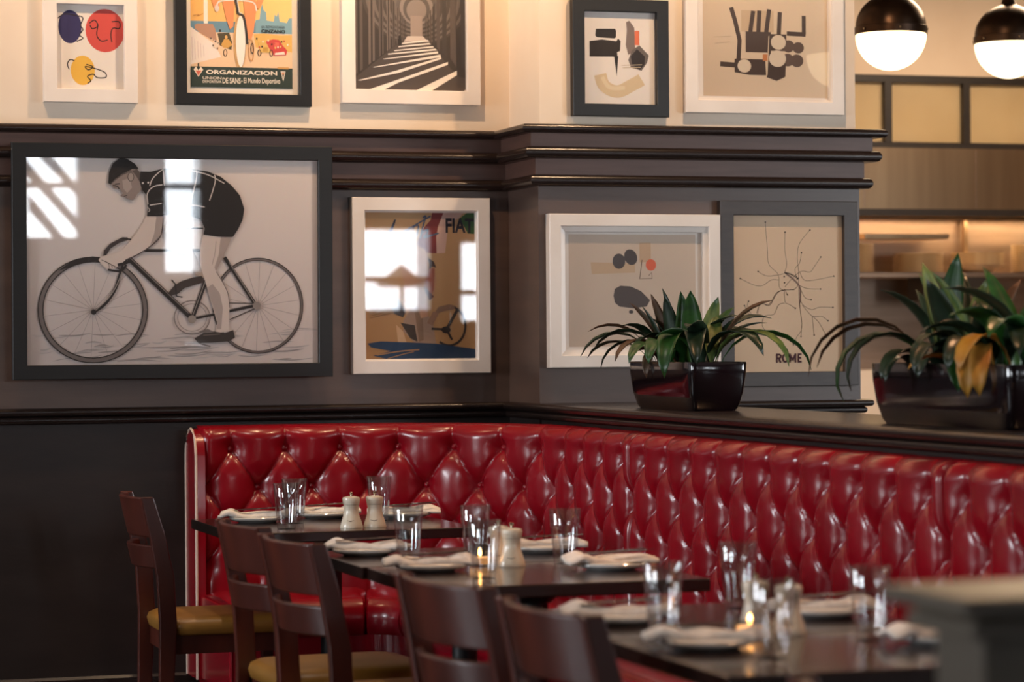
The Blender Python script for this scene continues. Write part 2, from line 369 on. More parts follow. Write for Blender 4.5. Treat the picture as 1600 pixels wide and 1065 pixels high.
    if end_left:
        # upholstered end panel with two lines of pale piping
        x = sa; y0, y1 = YB - 0.01, YW - 0.012
        def arch(ya, yb, zt, n=8):
            r = (yb - ya) / 2
            return [(ya, 0.12)] + [((ya + yb) / 2 - r * math.cos(PI * i / n), zt - r + r * math.sin(PI * i / n)) for i in range(n + 1)] + [(yb, 0.12)]
        pr = arch(y0, y1, 1.035)
        m5 = MB().loft([[Vector((x - 0.024, y, z)) - L for y, z in pr], [Vector((x + 0.01, y, z)) - L for y, z in pr]]); pan = m5.build('end_panel', RED, root, smooth=True)
        m6 = MB().tube([Vector((x - 0.024, y, z)) - L for y, z in pr], 0.005, 6); m6.build('piping', PIPING, pan, smooth=True)
        m7 = MB().box(x - 0.012 - L.x, x + 0.004 - L.x, YB - 0.545 - L.y, YB - L.y, 0.12, SEATZ - 0.02); m7.build('seat_end_panel', RED, root, bevel=0.008)
    return root
SEAM1, SEAM2, SEAM3 = 8.52, 6.21, 3.90
sL = 1.905; a1 = (s_of_y(SEAM1) - 2.02) / 10.5
banquette('corner_banquette', sL, s_of_y(SEAM1), 2.02, a1, 'red tufted corner banquette curving from the wall under the cyclist photo to the ledge', True, seams=(2.52, 3.30))
a2 = (SEAM1 - SEAM2) / 11
banquette('banquette_section', s_of_y(SEAM1) + .002, s_of_y(SEAM2), s_of_y(SEAM1) + a2 / 2, a2, 'red tufted banquette section along the ledge, below the complete potted plant')
banquette('banquette_section', s_of_y(SEAM2) + .002, s_of_y(SEAM3), s_of_y(SEAM2) + a2 / 2, a2, 'red tufted banquette section nearest the camera, below the cropped potted plant')

# ------------------------------------------------------------------ tables
def table(x0, x1, y0, y1, label):
    cxm, cym = (x0 + x1) / 2, (y0 + y1) / 2; w, d = x1 - x0, y1 - y0
    t = thing('restaurant_table', (cxm, cym, 0), label, 'table', 'dark restaurant tables')
    MB().box(-w / 2, w / 2, -d / 2, d / 2, 0.717, 0.75).build('tabletop', TABLEM, t, bevel=0.004)
    MB().box(-0.15, 0.15, -0.15, 0.15, 0.703, 0.717).lathe([(0.045, 0.675), (0.075, 0.703)], 16).build('mounting_plate', IRON, t)
    MB().lathe([(0.038, 0.03), (0.036, 0.3), (0.036, 0.69)], 20).build('column', IRON, t, smooth=True)
    m = MB()
    for k in range(4):
        a = k * PI / 2; c, s = math.cos(a), math.sin(a)
        rg = []
        for r, w_, z0, z1 in ((0.02, 0.04, 0.02, 0.06), (0.15, 0.03, 0.015, 0.045), (0.275, 0.022, 0.0, 0.022)):
            rg.append([(r * c - w_ * s * q, r * s + w_ * c * q, z) for q, z in ((-1, z0), (1, z0), (1, z1), (-1, z1))])
        m.loft(rg)
    m.build('cross_foot', IRON, t)
    return t
table(1.738, 2.53, 8.50, 9.285, 'dark square table in the banquette corner, furthest from the camera')
table(1.79, 2.53, 7.105, 7.70, 'dark table second from the wall, further one of the joined middle pair')
table(1.80, 2.525, 6.44, 7.095, 'dark table with two chairs, nearer one of the joined middle pair')
table(1.81, 2.53, 5.19, 5.84, 'dark table in the near pair, further half with the candle')
table(1.815, 2.535, 4.55, 5.18, 'dark table at the lower right, nearest to the camera')

# ------------------------------------------------------------------ chairs
def chair_proto():
    t = thing('dining_chair', (0, 0, 0), 'x', 'chair', 'mahogany dining chairs')
    W = 0.2
    for s in (1, -1):
        rg = []
        for x, z, dp in ((-0.225, 0.0, 0.036), (-0.205, 0.2, 0.046), (-0.197, 0.45, 0.056), (-0.205, 0.6, 0.056), (-0.232, 0.74, 0.05), (-0.262, 0.856, 0.04)):
            y0, y1 = s * (W + 0.004) - 0.013, s * (W + 0.004) + 0.013
            rg.append([(x - dp / 2, y0, z), (x + dp / 2, y0, z), (x + dp / 2, y1, z), (x - dp / 2, y1, z)])
        MB().loft(rg).build('back_post', CHAIRW, t, bevel=0.004)
    def slat(z0, z1, bow, x_of, name):
        rg = []
        for i in range(13):
            y = -W + 2 * W * i / 12; b = bow * (1 - (y / W) ** 2)
            rg.append([(x_of(z) - b + q, y, z) for z, q in ((z0, -0.009), (z0, 0.009), (z1, 0.009), (z1, -0.009))])
        MB().loft(rg).build(name, CHAIRW, t, smooth=True, bevel=0.005)
    xo = lambda z: -0.205 - (z - 0.6) * 0.225 if z > 0.6 else -0.197 - (z - 0.45) * 0.05
    slat(0.724, 0.854, 0.044, xo, 'top_rail'); slat(0.622, 0.698, 0.056, xo, 'cross_rail')
    rg = []
    for z, g in ((0.405, -0.004), (0.412, 0.008), (0.435, 0.014), (0.452, 0.008), (0.462, -0.012), (0.466, -0.05)):
        ring = []
        for j in range(32):
            a = 2 * PI * j / 32; c, s_ = math.cos(a), math.sin(a); p = 0.32
            ring.append(((0.215 + g) * math.copysign(abs(c) ** p, c) + 0.02, (0.205 + g) * math.copysign(abs(s_) ** p, s_), z))
        rg.append(ring)
    MB().loft(rg).build('seat', SEATM, t, smooth='all')
    MB().box(-0.19, 0.22, -0.19, -0.165, 0.345, 0.405).box(-0.19, 0.22, 0.165, 0.19, 0.345, 0.405).box(0.195, 0.22, -0.19, 0.19, 0.345, 0.405).box(-0.19, -0.17, -0.19, 0.19, 0.345, 0.405).build('seat_frame', CHAIRW, t)
    for s in (1, -1):
        y = s * 0.185; MB().loft([[(0.212 + q * w, y + r * w, z) for q, r in ((-1, -1), (1, -1), (1, 1), (-1, 1))] for z, w in ((0.0, 0.013), (0.35, 0.02), (0.404, 0.02))]).build('front_leg', CHAIRW, t, bevel=0.003)
        MB().box(-0.2, 0.205, y - 0.009, y + 0.009, 0.16, 0.19).build('stretcher', CHAIRW, t)
    return t
CH = chair_proto()
SPOTS = [(1.765, 8.995, 0, 'mahogany chair with mustard seat at the corner table, standing alone furthest left'),
         (1.795, 7.45, 4, 'mahogany chair overlapping the left plate of the corner table'),
         (1.785, 6.82, 6, 'mahogany chair third from left, nearer one of the overlapping pair'),
         (1.815, 5.53, 9, 'mahogany chair with reddish slats in front of the middle table edge'),
         (1.845, 4.90, 5, 'mahogany chair nearest the camera whose wide back is cut by the bottom edge'),
         (1.87, 3.52, 4, 'mahogany chair of which only the top corner shows at the bottom right')]
for i, (x, y, rz, lab) in enumerate(SPOTS):
    o = CH if i == 0 else copy_tree(CH)
    o.location = (x, y, 0); o.rotation_euler[2] = math.radians(rz); o['label'] = lab

# ------------------------------------------------------------------ tableware
TT = 0.75
def lathe_obj(name, prof, mt, seg=28, parent=None): return MB().lathe(prof, seg).build(name, mt, parent, smooth=True)
plate0 = lathe_obj('side_plate', [(0.0, 0.0), (0.062, 0.0), (0.066, 0.003), (0.090, 0.0095), (0.0945, 0.0125), (0.0950, 0.0175), (0.0925, 0.0195), (0.066, 0.0105), (0.058, 0.008), (0.0, 0.008)], PLATEM, 40)
glass0 = lathe_obj('pint_glass', [(0.0, 0.0), (0.029, 0.0), (0.0305, 0.003), (0.0365, 0.07), (0.0435, 0.1465), (0.0425, 0.148), (0.0412, 0.1465), (0.0342, 0.07), (0.0285, 0.02), (0.024, 0.0165), (0.0, 0.0155)], TUMBLER, 36)
def mill_proto():
    t = thing('pepper_mill', (0, 0, 0), 'x', 'mill', 'cream salt and pepper mills')
    MB().lathe([(0.0, 0.0), (0.037, 0.0), (0.0375, 0.003), (0.034, 0.016), (0.0265, 0.038), (0.0235, 0.055), (0.0238, 0.068), (0.0255, 0.0745), (0.0, 0.0745)], 32).build('body', MILLM, t, smooth=True)
    MB().lathe([(0.0, 0.0755), (0.0255, 0.0755), (0.0275, 0.084), (0.029, 0.093), (0.0265, 0.0985), (0.012, 0.102), (0.0, 0.1025)], 32).build('head', MILLM, t, smooth=True)
    MB().lathe([(0.0, 0.102), (0.004, 0.102), (0.0035, 0.107), (0.0065, 0.110), (0.0065, 0.1135), (0.003, 0.116), (0.0, 0.116)], 16).build('knob', NICKEL, t, smooth=True)
    m = MB()
    for i in range(7):                                   # small printed mark on the foot of the mill
        a = math.radians(-128 + i * 6); r = 0.0345; z = 0.021 + 0.003 * abs(i - 3) / 3; dz = 0.0012 + 0.0012 * (3 - abs(i - 3)) / 3
        rr = lambda zz: 0.0342 - (zz - 0.016) * 0.33
        m.v += [((rr(zz) + 0.0006) * math.cos(a + q), (rr(zz) + 0.0006) * math.sin(a + q), zz) for q, zz in ((-0.05, z), (0.05, z), (0.05, z + dz), (-0.05, z + dz))]
        n = len(m.v); m.f.append((n - 4, n - 3, n - 2, n - 1))
    m.build('printed_mark', MARK, t)
    return t
mill0 = mill_proto()
def napkin_mesh(seed):
    rnd = random.Random(seed); m = MB(); nx, ny = 26, 9; Ln, Wn = 0.25, 0.10
    ph = [rnd.uniform(0, 6) for _ in range(4)]
    def top(u, v):
        x = (u - 0.5) * Ln; y = (v - 0.5) * Wn * (0.85 + 0.25 * math.sin(3 * u + ph[0]))
        r = math.hypot(x, y); sag = -0.012 * max(0, (abs(x) - 0.095) / 0.03)
        z = 0.0205 + 0.010 + 0.006 * (2 * abs(math.sin(6 * u + 2.2 * v + ph[1])) - 1) * (0.5 + 0.6 * v) + 0.004 * math.sin(7 * v + 5 * u + ph[2]) + 0.011 * math.exp(-((u - 0.16) / 0.1) ** 2) + 0.008 * math.exp(-((u - 0.86) / 0.1) ** 2) * v + sag * 0.35
        if v in (0, 1): z = max(0.0225, z - 0.007)
        return (x, y + 0.008 * math.sin(5 * u + ph[3]), z)
    def bot(u, v):
        x, y, z = top(u, v); return (x, y, 0.0203 if math.hypot(x, y) < 0.099 else max(0.016, z - 0.011))
    rt_ = [[top(i / nx, j / ny) for j in range(ny + 1)] + [bot(i / nx, j / ny) for j in range(ny, -1, -1)] for i in range(nx + 1)]
    m.loft(rt_); return m
def fork_mesh():
    m = MB(); pts = [(-0.085, 0.006), (-0.05, 0.0052), (-0.01, 0.0028), (0.02, 0.0028), (0.035, 0.009), (0.05, 0.0105)]
    m.loft([[(x, -w, 0), (x, w, 0), (x, w, 0.002), (x, -w, 0.002)] for x, w in pts])
    for k in range(4): y = -0.009 + 0.006 * k; m.box(0.05, 0.085, y - 0.0017, y + 0.0017, 0, 0.002)
    return m
def knife_mesh():
    m = MB(); pts = [(-0.095, 0.0065), (-0.09, 0.0075), (-0.01, 0.006), (0.0, 0.007), (0.04, 0.009), (0.08, 0.007), (0.1, 0.001)]
    m.loft([[(x, -w * (0.7 if x > 0 else 1), 0), (x, w, 0), (x, w, 0.0022), (x, -w * (0.7 if x > 0 else 1), 0.0022)] for x, w in pts]); return m
fork0 = fork_mesh().build('table_fork', STEEL); knife0 = knife_mesh().build('table_knife', STEEL)
used = {}
def put(proto, x, y, z, label, cat, group, rz=0, rot=None):
    o = proto if proto.name not in used else copy_tree(proto)
    used[proto.name] = 1; o.location = (x, y, z); o.rotation_euler = rot or (0, 0, rz); return tag(o, label, cat, group)
SET = [  # x, y, napkin turn, where
    (1.915, 9.03, -20, 'front left of the corner table'), (2.175, 9.165, -8, 'back of the corner table'), (2.43, 9.06, -14, 'right of the corner table'),
    (1.905, 7.52, -20, 'far left of the middle tables'), (1.93, 6.93, -12, 'front left of the middle tables'), (2.385, 6.80, -6, 'near right corner of the middle tables'), (2.40, 7.42, -16, 'back of the middle tables'),
    (1.945, 5.50, -14, 'far left of the near tables'), (1.945, 4.985, -17, 'front left of the near tables'), (2.40, 5.47, -10, 'far right of the near tables'), (2.41, 4.90, -4, 'right end beside the grey post')]
for i, (x, y, r, where) in enumerate(SET):
    rr = math.radians(r)
    put(plate0, x, y, TT, 'white side plate under a napkin at the ' + where, 'plate', 'white side plates')
    n = napkin_mesh(i + 3).build('linen_napkin', NAPKIN, None, smooth='all', loc=(x, y, TT), rz=rr)
    tag(n, 'folded white linen napkin with cutlery at the ' + where, 'napkin', 'folded white napkins')
    for pr, dy, nm, rx in ((fork0, 0.018, 'fork', 0.05), (knife0, -0.02, 'knife', -0.05)):
        q = Vector((math.cos(rr) * 0.012 - math.sin(rr) * dy, math.sin(rr) * 0.012 + math.cos(rr) * dy, 0))
        put(pr, x + q.x, y + q.y, TT + 0.0455, 'steel %s lying on the napkin at the %s' % (nm, where), nm, 'steel cutlery on the napkins', rot=(0, math.radians(-3), rr + rx))
GL = [(1.934, 8.667, 'front left of the corner table'), (2.02, 8.93, 'corner table, half hidden behind another glass'), (2.318, 8.96, 'corner table behind the two mills'),
      (1.984, 7.352, 'far left of the middle tables'), (1.997, 6.661, 'front edge of the middle tables'), (2.155, 7.27, 'middle tables, half hidden behind the front glass'), (2.331, 7.018, 'right of the middle tables'),
      (1.958, 5.262, 'left of the near tables'), (2.300, 5.70, 'back of the near tables'), (2.30, 5.001, 'right of the near tables beside the post'), (1.999, 4.785, 'front of the near tables')]
for x, y, where in GL: put(glass0, x, y, TT, 'clear empty pint glass at the ' + where, 'glass', 'empty pint glasses')
ML = [(2.143, 8.643, 'on the corner table, left one of the sharp pair'), (2.222, 8.646, 'on the corner table, right one of the sharp pair'), (2.173, 6.993, 'on the middle tables, nearer one in front of the glow'),
      (2.17, 7.10, 'on the middle tables, hidden behind the nearer mill'), (2.194, 5.168, 'on the near tables, right of the candle glow'), (2.165, 5.27, 'on the near tables, behind the front glass')]
for x, y, where in ML: put(mill0, x, y, TT, 'cream mill with metal knob ' + where, 'mill', 'cream salt and pepper mills')
def votive(x, y, label):
    t = thing('votive_candle', (x, y, TT), label, 'candle', 'lit votive candles')
    lathe_obj('glass_cup', [(0.0, 0.0), (0.026, 0.0), (0.029, 0.003), (0.032, 0.055), (0.0305, 0.0555), (0.0275, 0.006), (0.0, 0.005)], PANE, 24, t)
    lathe_obj('wax', [(0.0, 0.006), (0.0265, 0.006), (0.0275, 0.024), (0.0, 0.025)], WAX, 20, t)
    lathe_obj('flame', [(0.0, 0.027), (0.004, 0.031), (0.0048, 0.036), (0.0025, 0.045), (0.0, 0.05)], FLAME, 12, t)
votive(2.095, 7.03, 'small lit candle in a glass cup beside the mills on the middle tables')
votive(2.09, 5.12, 'small lit candle in a glass cup among the glasses on the near tables')

# ------------------------------------------------------------------ framed pictures
class Print:
    """flat inks on a sheet: source coordinates (sx0, sy0)-(sx1, sy1), y down, mapped onto a w x h sheet"""
    def __init__(s, src, w, h):
        s.src, s.w, s.h = src, w, h; s.v = []; s.f = []; s.c = []; s.k = 0
    def P(s, x, y):
        a, b, c, d = s.src
        x = min(max(x, a), c); y = min(max(y, b), d)
        return ((x - a) / (c - a) * s.w - s.w / 2, -s.k * 4e-5, s.h / 2 - (y - b) / (d - b) * s.h)
    def poly(s, pts, col, cols=None):
        s.k += 1; n = len(s.v); s.v += [s.P(*p) for p in pts]; s.f.append(tuple(range(n, n + len(pts))))
        s.c.append([lin(q) for q in cols] if cols else [lin(col)] * len(pts))
    def rect(s, x0, y0, x1, y1, col, cols=None): s.poly([(x0, y0), (x1, y0), (x1, y1), (x0, y1)], col, cols)
    def oval(s, x, y, rx, ry, col, n=28, rot=0):
        c, q = math.cos(rot), math.sin(rot)
        s.poly([(x + rx * math.cos(t) * c - ry * math.sin(t) * q, y + rx * math.cos(t) * q + ry * math.sin(t) * c) for t in [2 * PI * i / n for i in range(n)]], col)
    def line(s, pts, w, col, smooth=False, taper=False):
        if smooth and len(pts) > 2:
            out = []
            for i in range(len(pts) - 1):
                p0, p1, p2, p3 = pts[max(i - 1, 0)], pts[i], pts[i + 1], pts[min(i + 2, len(pts) - 1)]
                for k in range(6):
                    t = k / 6
                    out.append(tuple(0.5 * (2 * p1[d] + (p2[d] - p0[d]) * t + (2 * p0[d] - 5 * p1[d] + 4 * p2[d] - p3[d]) * t * t + (3 * p1[d] - p0[d] - 3 * p2[d] + p3[d]) * t ** 3) for d in (0, 1)))
            pts = out + [pts[-1]]
        s.k += 1; n = len(pts); L = []; R = []
        for i, p in enumerate(pts):
            a = Vector(pts[max(i - 1, 0)]); b = Vector(pts[min(i + 1, n - 1)]); d = (b - a); d = d.normalized() if d.length > 1e-6 else Vector((1, 0))
            ww = w / 2 * (1 if not taper else max(0.15, math.sin(PI * (0.1 + 0.85 * i / (n - 1)))))
            nn = Vector((-d.y, d.x)) * ww; L.append((p[0] + nn.x, p[1] + nn.y)); R.append((p[0] - nn.x, p[1] - nn.y))
        b0 = len(s.v); s.v += [s.P(*p) for p in L] + [s.P(*p) for p in R]
        for i in range(n - 1): s.f.append((b0 + i, b0 + i + 1, b0 + n + i + 1, b0 + n + i)); s.c.append([lin(col)] * 4)
    def ring(s, x, y, rx, ry, w, col, n=48, a0=0, a1=2 * PI):
        s.line([(x + rx * math.cos(a0 + (a1 - a0) * i / n), y + ry * math.sin(a0 + (a1 - a0) * i / n)) for i in range(n + 1)], w, col)
    def text(s, txt, x0, y0, x1, y1, col, bold=0.0):
        cu = bpy.data.curves.new('t', 'FONT'); cu.body = txt; cu.size = 1; cu.resolution_u = 3; cu.offset = bold
        ob = bpy.data.objects.new('t', cu); C.objects.link(ob); dg = bpy.context.evaluated_depsgraph_get()
        me = bpy.data.meshes.new_from_object(ob.evaluated_get(dg)); bpy.data.objects.remove(ob); bpy.data.curves.remove(cu)
        if not me.vertices: return
        xs = [v.co.x for v in me.vertices]; ys = [v.co.y for v in me.vertices]; s.k += 1; b0 = len(s.v)
        for v in me.vertices: s.v.append(s.P(x0 + (v.co.x - min(xs)) / (max(xs) - min(xs)) * (x1 - x0), y1 - (v.co.y - min(ys)) / (max(ys) - min(ys)) * (y1 - y0)))
        for p in me.polygons: s.f.append(tuple(b0 + i for i in p.vertices)); s.c.append([lin(col)] * len(p.vertices))
        bpy.data.meshes.remove(me)
    def build(s, parent, y):
        me = bpy.data.meshes.new('print'); me.from_pydata(s.v, [], s.f)
        at = me.color_attributes.new('ink', 'FLOAT_COLOR', 'CORNER'); i = 0
        for p, cs in zip(me.polygons, s.c):
            for q, c in zip(p.loop_indices, cs): at.data[q].color = c + (1,)
        me.materials.append(INK); o = bpy.data.objects.new('print', me); C.objects.link(o); o.parent = parent; o.location = (0, y, 0); return o
def picture(X0, X1, Z0, Z1, ywall, border, fm, label, mat_rect=None, mat_mt=None, depth=0.035, lip=0.0):
    """frame hung on the wall: returns the empty at the centre; local x right, -y towards the room"""
    w, h = X1 - X0, Z1 - Z0
    t = thing('framed_picture', ((X0 + X1) / 2, ywall, (Z0 + Z1) / 2), label, 'picture', 'framed pictures on the walls')
    m = MB(); b = border
    def ring(o, y): return [(-w / 2 + o, y, -h / 2 + o), (w / 2 - o, y, -h / 2 + o), (w / 2 - o, y, h / 2 - o), (-w / 2 + o, y, h / 2 - o)]
    rs = [ring(0, 0), ring(0, -depth + 0.002), ring(0.002, -depth), ring(b - 0.002, -depth), ring(b, -depth + 0.002), ring(b, -0.010)]
    m.loft(rs, cap=False); fr = m.build('frame', fm, t)
    if lip:
        m = MB(); m.loft([ring(b, -0.010), ring(b, -depth + 0.014), ring(b + lip, -depth + 0.018), ring(b + lip, -0.009)], cap=False); m.build('inner_lip', fm, fr)
    MB().box(-w / 2 + 0.002, w / 2 - 0.002, -0.008, -0.0005, -h / 2 + 0.002, h / 2 - 0.002).build('mount', mat_mt or WHITEF, t)
    MB().box(-w / 2 + b - 0.001, w / 2 - b + 0.001, -0.0205, -0.0190, -h / 2 + b - 0.001, h / 2 - b + 0.001).build('glass_pane', PANE, t)
    return t
def hang(pr, t, X0, X1, Z0, Z1):
    o = pr.build(t, -0.0086); L = t.location; o.location = ((X0 + X1) / 2 - L.x, -0.0086, (Z0 + Z1) / 2 - L.z)
YB_ = YW - 0.0105; YBU = YW; YPB = YP - 0.0105

# 1 three coloured blots
t = picture(1.361, 1.708, 2.240, 2.651, YBU, 0.05, WHITEF, 'white framed print of blue, red and yellow blots with loose black loops')
p = Print((265, 30, 580, 418), 0.25, 0.31); p.rect(265, 30, 580, 418, (232, 222, 212))
p.oval(325, 128, 54, 77, (44, 38, 92)); p.oval(488, 142, 91, 100, (206, 60, 48)); p.oval(383, 328, 56, 68, (232, 178, 44))
K = (34, 28, 30)
for pts in ([(270, 90), (300, 70), (350, 75), (385, 85), (375, 120), (385, 140), (370, 165), (385, 180), (355, 195)], [(415, 110), (440, 95), (455, 120), (430, 135), (418, 118)], [(520, 100), (555, 100), (555, 130), (525, 130), (515, 160), (520, 195)],
            [(455, 120), (450, 165), (470, 190), (500, 185)], [(320, 325), (312, 300), (325, 280), (345, 285)], [(400, 300), (430, 310), (410, 325), (395, 310), (440, 318), (485, 335), (490, 358), (450, 360), (432, 345), (405, 355), (420, 375), (405, 388)]):
    p.line(pts, 5, K, True)
hang(p, t, 1.414, 1.664, 2.288, 2.598)

# 2 cycle race poster
t = picture(1.848, 2.367, 2.239, 2.970, YBU, 0.044, BLACKF, 'black framed vintage cycle race poster with a dark green lettered band')
S2 = (132, -815, 1245, 938); p = Print(S2, 0.432, 0.668); p.rect(132, -815, 1245, 938, (236, 222, 206))
a0, b0, c0, d0 = 183, -760, 1180, 862
p.rect(a0, b0, c0, 330, (240, 178, 84), [(238, 170, 80), (244, 196, 110), (246, 204, 126), (240, 182, 92)])
p.rect(a0, 212, 840, 330, (104, 146, 168)); p.poly([(820, 330), (820, 190), (860, 180), (870, 90), (885, 30), (900, 90), (925, 110), (930, 190), (1000, 200), (1010, 130), (1030, 150), (1045, 100), (1060, 200), (1130, 210), (1150, 165), (1180, 160), (1180, 330)], (126, 168, 184))
p.rect(a0, 320, c0, 660, (238, 200, 160)); p.poly([(800, 330), (900, 318), (1050, 335), (1180, 330), (1180, 500), (820, 460)], (226, 178, 88))
p.poly([(183, 270), (420, 440), (480, 560), (183, 640)], (238, 224, 214))
for i in range(5): p.line([(195 + 28 * i, 370 + 20 * i), (200 + 28 * i, 600 - 10 * i)], 6, (216, 196, 190))
p.rect(312, b0, 352, 236, (244, 232, 220)); p.poly([(220, 255), (250, 240), (400, 240), (425, 290), (440, 420), (300, 345), (225, 290)], (184, 138, 112))
p.poly([(445, 330), (560, 320), (590, 420), (580, 490), (470, 450)], (80, 72, 50)); p.oval(470, 305, 10, 14, (40, 36, 34))
p.oval(530, 365, 14, 18, (224, 172, 96)); p.poly([(480, 440), (510, 385), (555, 385), (590, 440), (550, 470), (500, 470)], (214, 160, 70)); p.ring(520, 520, 16, 34, 7, (60, 50, 46)); p.oval(430, 440, 30, 40, (232, 206, 182))
for q in range(14): p.oval(380 + (q * 37) % 90, 380 + (q * 23) % 110, 7, 9, [(120, 80, 60), (230, 210, 190), (60, 50, 46)][q % 3])
p.poly([(840, 400), (900, 390), (960, 400), (985, 430), (980, 510), (860, 510)], (220, 178, 90)); p.rect(890, 455, 940, 500, (196, 150, 60))
p.poly([(915, 395), (990, 375), (1050, 380), (1090, 440), (1130, 480), (1120, 530), (1000, 540), (960, 480)], (206, 56, 52)); p.rect(1000, 405, 1050, 450, (222, 92, 74)); p.poly([(1010, 510), (1100, 495), (1110, 525), (1005, 530)], (240, 220, 206))
for x in (855, 972): p.ring(x, 512, 14, 30, 8, (58, 48, 46))
for q in range(16): p.oval(830 + (q * 61) % 340, 372 + (q * 29) % 90, 8, 10, [(60, 48, 44), (240, 226, 200), (200, 80, 60), (236, 190, 90)][q % 4])
ORG = (232, 142, 84)
p.poly([(500, -120), (610, -120), (610, 60), (600, 260), (565, 290), (530, 180), (500, 40)], ORG); p.poly([(690, -120), (810, -120), (830, 60), (800, 300), (775, 390), (740, 370), (720, 200)], ORG)
p.poly([(430, -420), (560, -520), (760, -520), (900, -400), (860, -120), (470, -120)], (234, 224, 214)); p.oval(660, -600, 80, 95, (224, 150, 96)); p.poly([(580, -640), (660, -710), (740, -640)], (190, 60, 50))
p.line([(440, -250), (400, -100), (440, 70)], 60, ORG, True); p.line([(880, -250), (900, -100), (830, 70)], 60, ORG, True)
p.line([(440, 80), (470, 15), (660, 0), (800, 20), (830, 100)], 14, (220, 216, 214), True); p.oval(440, 85, 22, 34, (214, 200, 192))
p.oval(665, 405, 62, 275, (222, 176, 112)); p.oval(672, 405, 48, 252, (240, 234, 226)); p.ring(668, 405, 52, 262, 5, (150, 110, 70))
p.line([(610, -60), (640, 60), (650, 130), (700, 160), (725, 300), (735, 430)], 24, (52, 48, 48), True); p.line([(640, 0), (660, 120), (690, 130)], 8, (226, 222, 218)); p.ring(775, 490, 24, 105, 9, (200, 150, 96)); p.ring(785, 470, 12, 50, 8, (50, 44, 44))
p.line([(210, 160), (260, 150), (250, 165), (305, 140)], 4, (150, 100, 50), True)
p.text('6A REMONTAÑA', 876, 236, 1110, 268, (52, 58, 66)); p.text('CINZANO', 874, 280, 1112, 314, (28, 30, 34), 0.03)
p.rect(a0, 660, c0, d0, (44, 60, 54)); W2 = (240, 226, 208)
p.text('ORGANIZACION', 330, 690, 1028, 732, W2, 0.03); p.text('UNION', 296, 756, 480, 784, W2, 0.01); p.text('DEPORTIVA', 296, 794, 480, 820, W2, 0.01); p.text('DE SANS', 490, 764, 668, 822, W2, 0.02); p.oval(680, 796, 6, 6, W2); p.text('El Mundo Deportivo', 698, 762, 1058, 830, W2, 0.015)
p.poly([(208, 690), (232, 660), (255, 700), (278, 660), (302, 690), (255, 762)], W2); p.poly([(226, 700), (285, 700), (255, 752)], (214, 96, 70)); p.rect(249, 628, 262, 676, (40, 52, 48))
p.poly([(1030, 650), (1145, 650), (1140, 668), (1036, 668)], (206, 150, 76)); p.poly([(1062, 690), (1112, 690), (1088, 790)], W2); p.poly([(1072, 700), (1102, 700), (1088, 765)], (60, 56, 46)); p.oval(1087, 712, 11, 11, (226, 150, 100))
hang(p, t, 1.891, 2.323, 2.278, 2.946)

# 3 arcade photograph
t = picture(2.484, 3.033, 2.256, 2.935, YBU, 0.054, WHITEF, 'white framed black and white photo of a long arcade with striped shadows')
p = Print((220, -390, 960, 605), 0.456, 0.592); p.rect(220, -390, 960, 605, (62, 54, 51))
for i in range(14):
    k = 1 - i / 15; p.oval(620, -40 + 8 * i, 330 * k + 20, 300 * k + 30, [(74, 66, 62), (106, 96, 91)][i % 2] if i < 10 else [(92, 84, 80), (134, 122, 116)][i % 2], 40)
p.poly([(220, 605), (220, 510), (560, 232), (660, 230), (880, 480), (960, 505), (960, 605)], (78, 69, 66))
for i in range(10):                                   # piers on the left, receding
    q = 0.74 ** i; q2 = 0.74 ** (i + 0.55); x0 = 570 - 350 * q; x1 = 570 - 350 * q2; p.poly([(x0, 160 - 550 * q), (x1, 160 - 550 * q2), (x1, 225 + 265 * q2), (x0, 225 + 265 * q)], (112, 100, 94) if i % 2 else (92, 82, 77))
    x2 = 570 - 350 * 0.74 ** (i + 0.28); p.line([(x2, 160 - 500 * q), (x2, 225 + 250 * q)], 12 * q + 2, (52, 45, 43))
for i in range(9):
    q = 0.72 ** i; q2 = 0.72 ** (i + 0.6); x0 = 655 + 305 * q; x1 = 655 + 305 * q2; p.poly([(x0, 160 - 550 * q), (x1, 160 - 550 * q2), (x1, 225 + 240 * q2), (x0, 225 + 275 * q)], (84, 74, 70) if i % 2 else (66, 59, 57))
p.rect(580, 100, 656, 232, (150, 134, 126)); p.poly([(560, 232), (660, 230), (690, 262), (535, 268)], (196, 182, 174))
ST = (232, 222, 214)
for q in ([(530, 275), (690, 252), (700, 262), (520, 284)], [(505, 297), (700, 272), (712, 281), (500, 305)], [(470, 325), (722, 292), (732, 300), (480, 330)], [(432, 348), (738, 308), (752, 318), (436, 354)], [(400, 382), (755, 325), (758, 338), (410, 385)], [(335, 436), (772, 345), (775, 362), (350, 438)],
          [(240, 522), (470, 460), (775, 362), (778, 374), (500, 470), (260, 524)], [(270, 594), (450, 530), (820, 392), (820, 410), (500, 532), (380, 594)], [(570, 602), (878, 446), (878, 476), (680, 602)], [(890, 604), (958, 548), (958, 604)]): p.poly(q, ST)
p.oval(510, 240, 8, 12, (40, 34, 33)); p.rect(500, 250, 522, 296, (44, 38, 36))
hang(p, t, 2.539, 2.995, 2.296, 2.888)

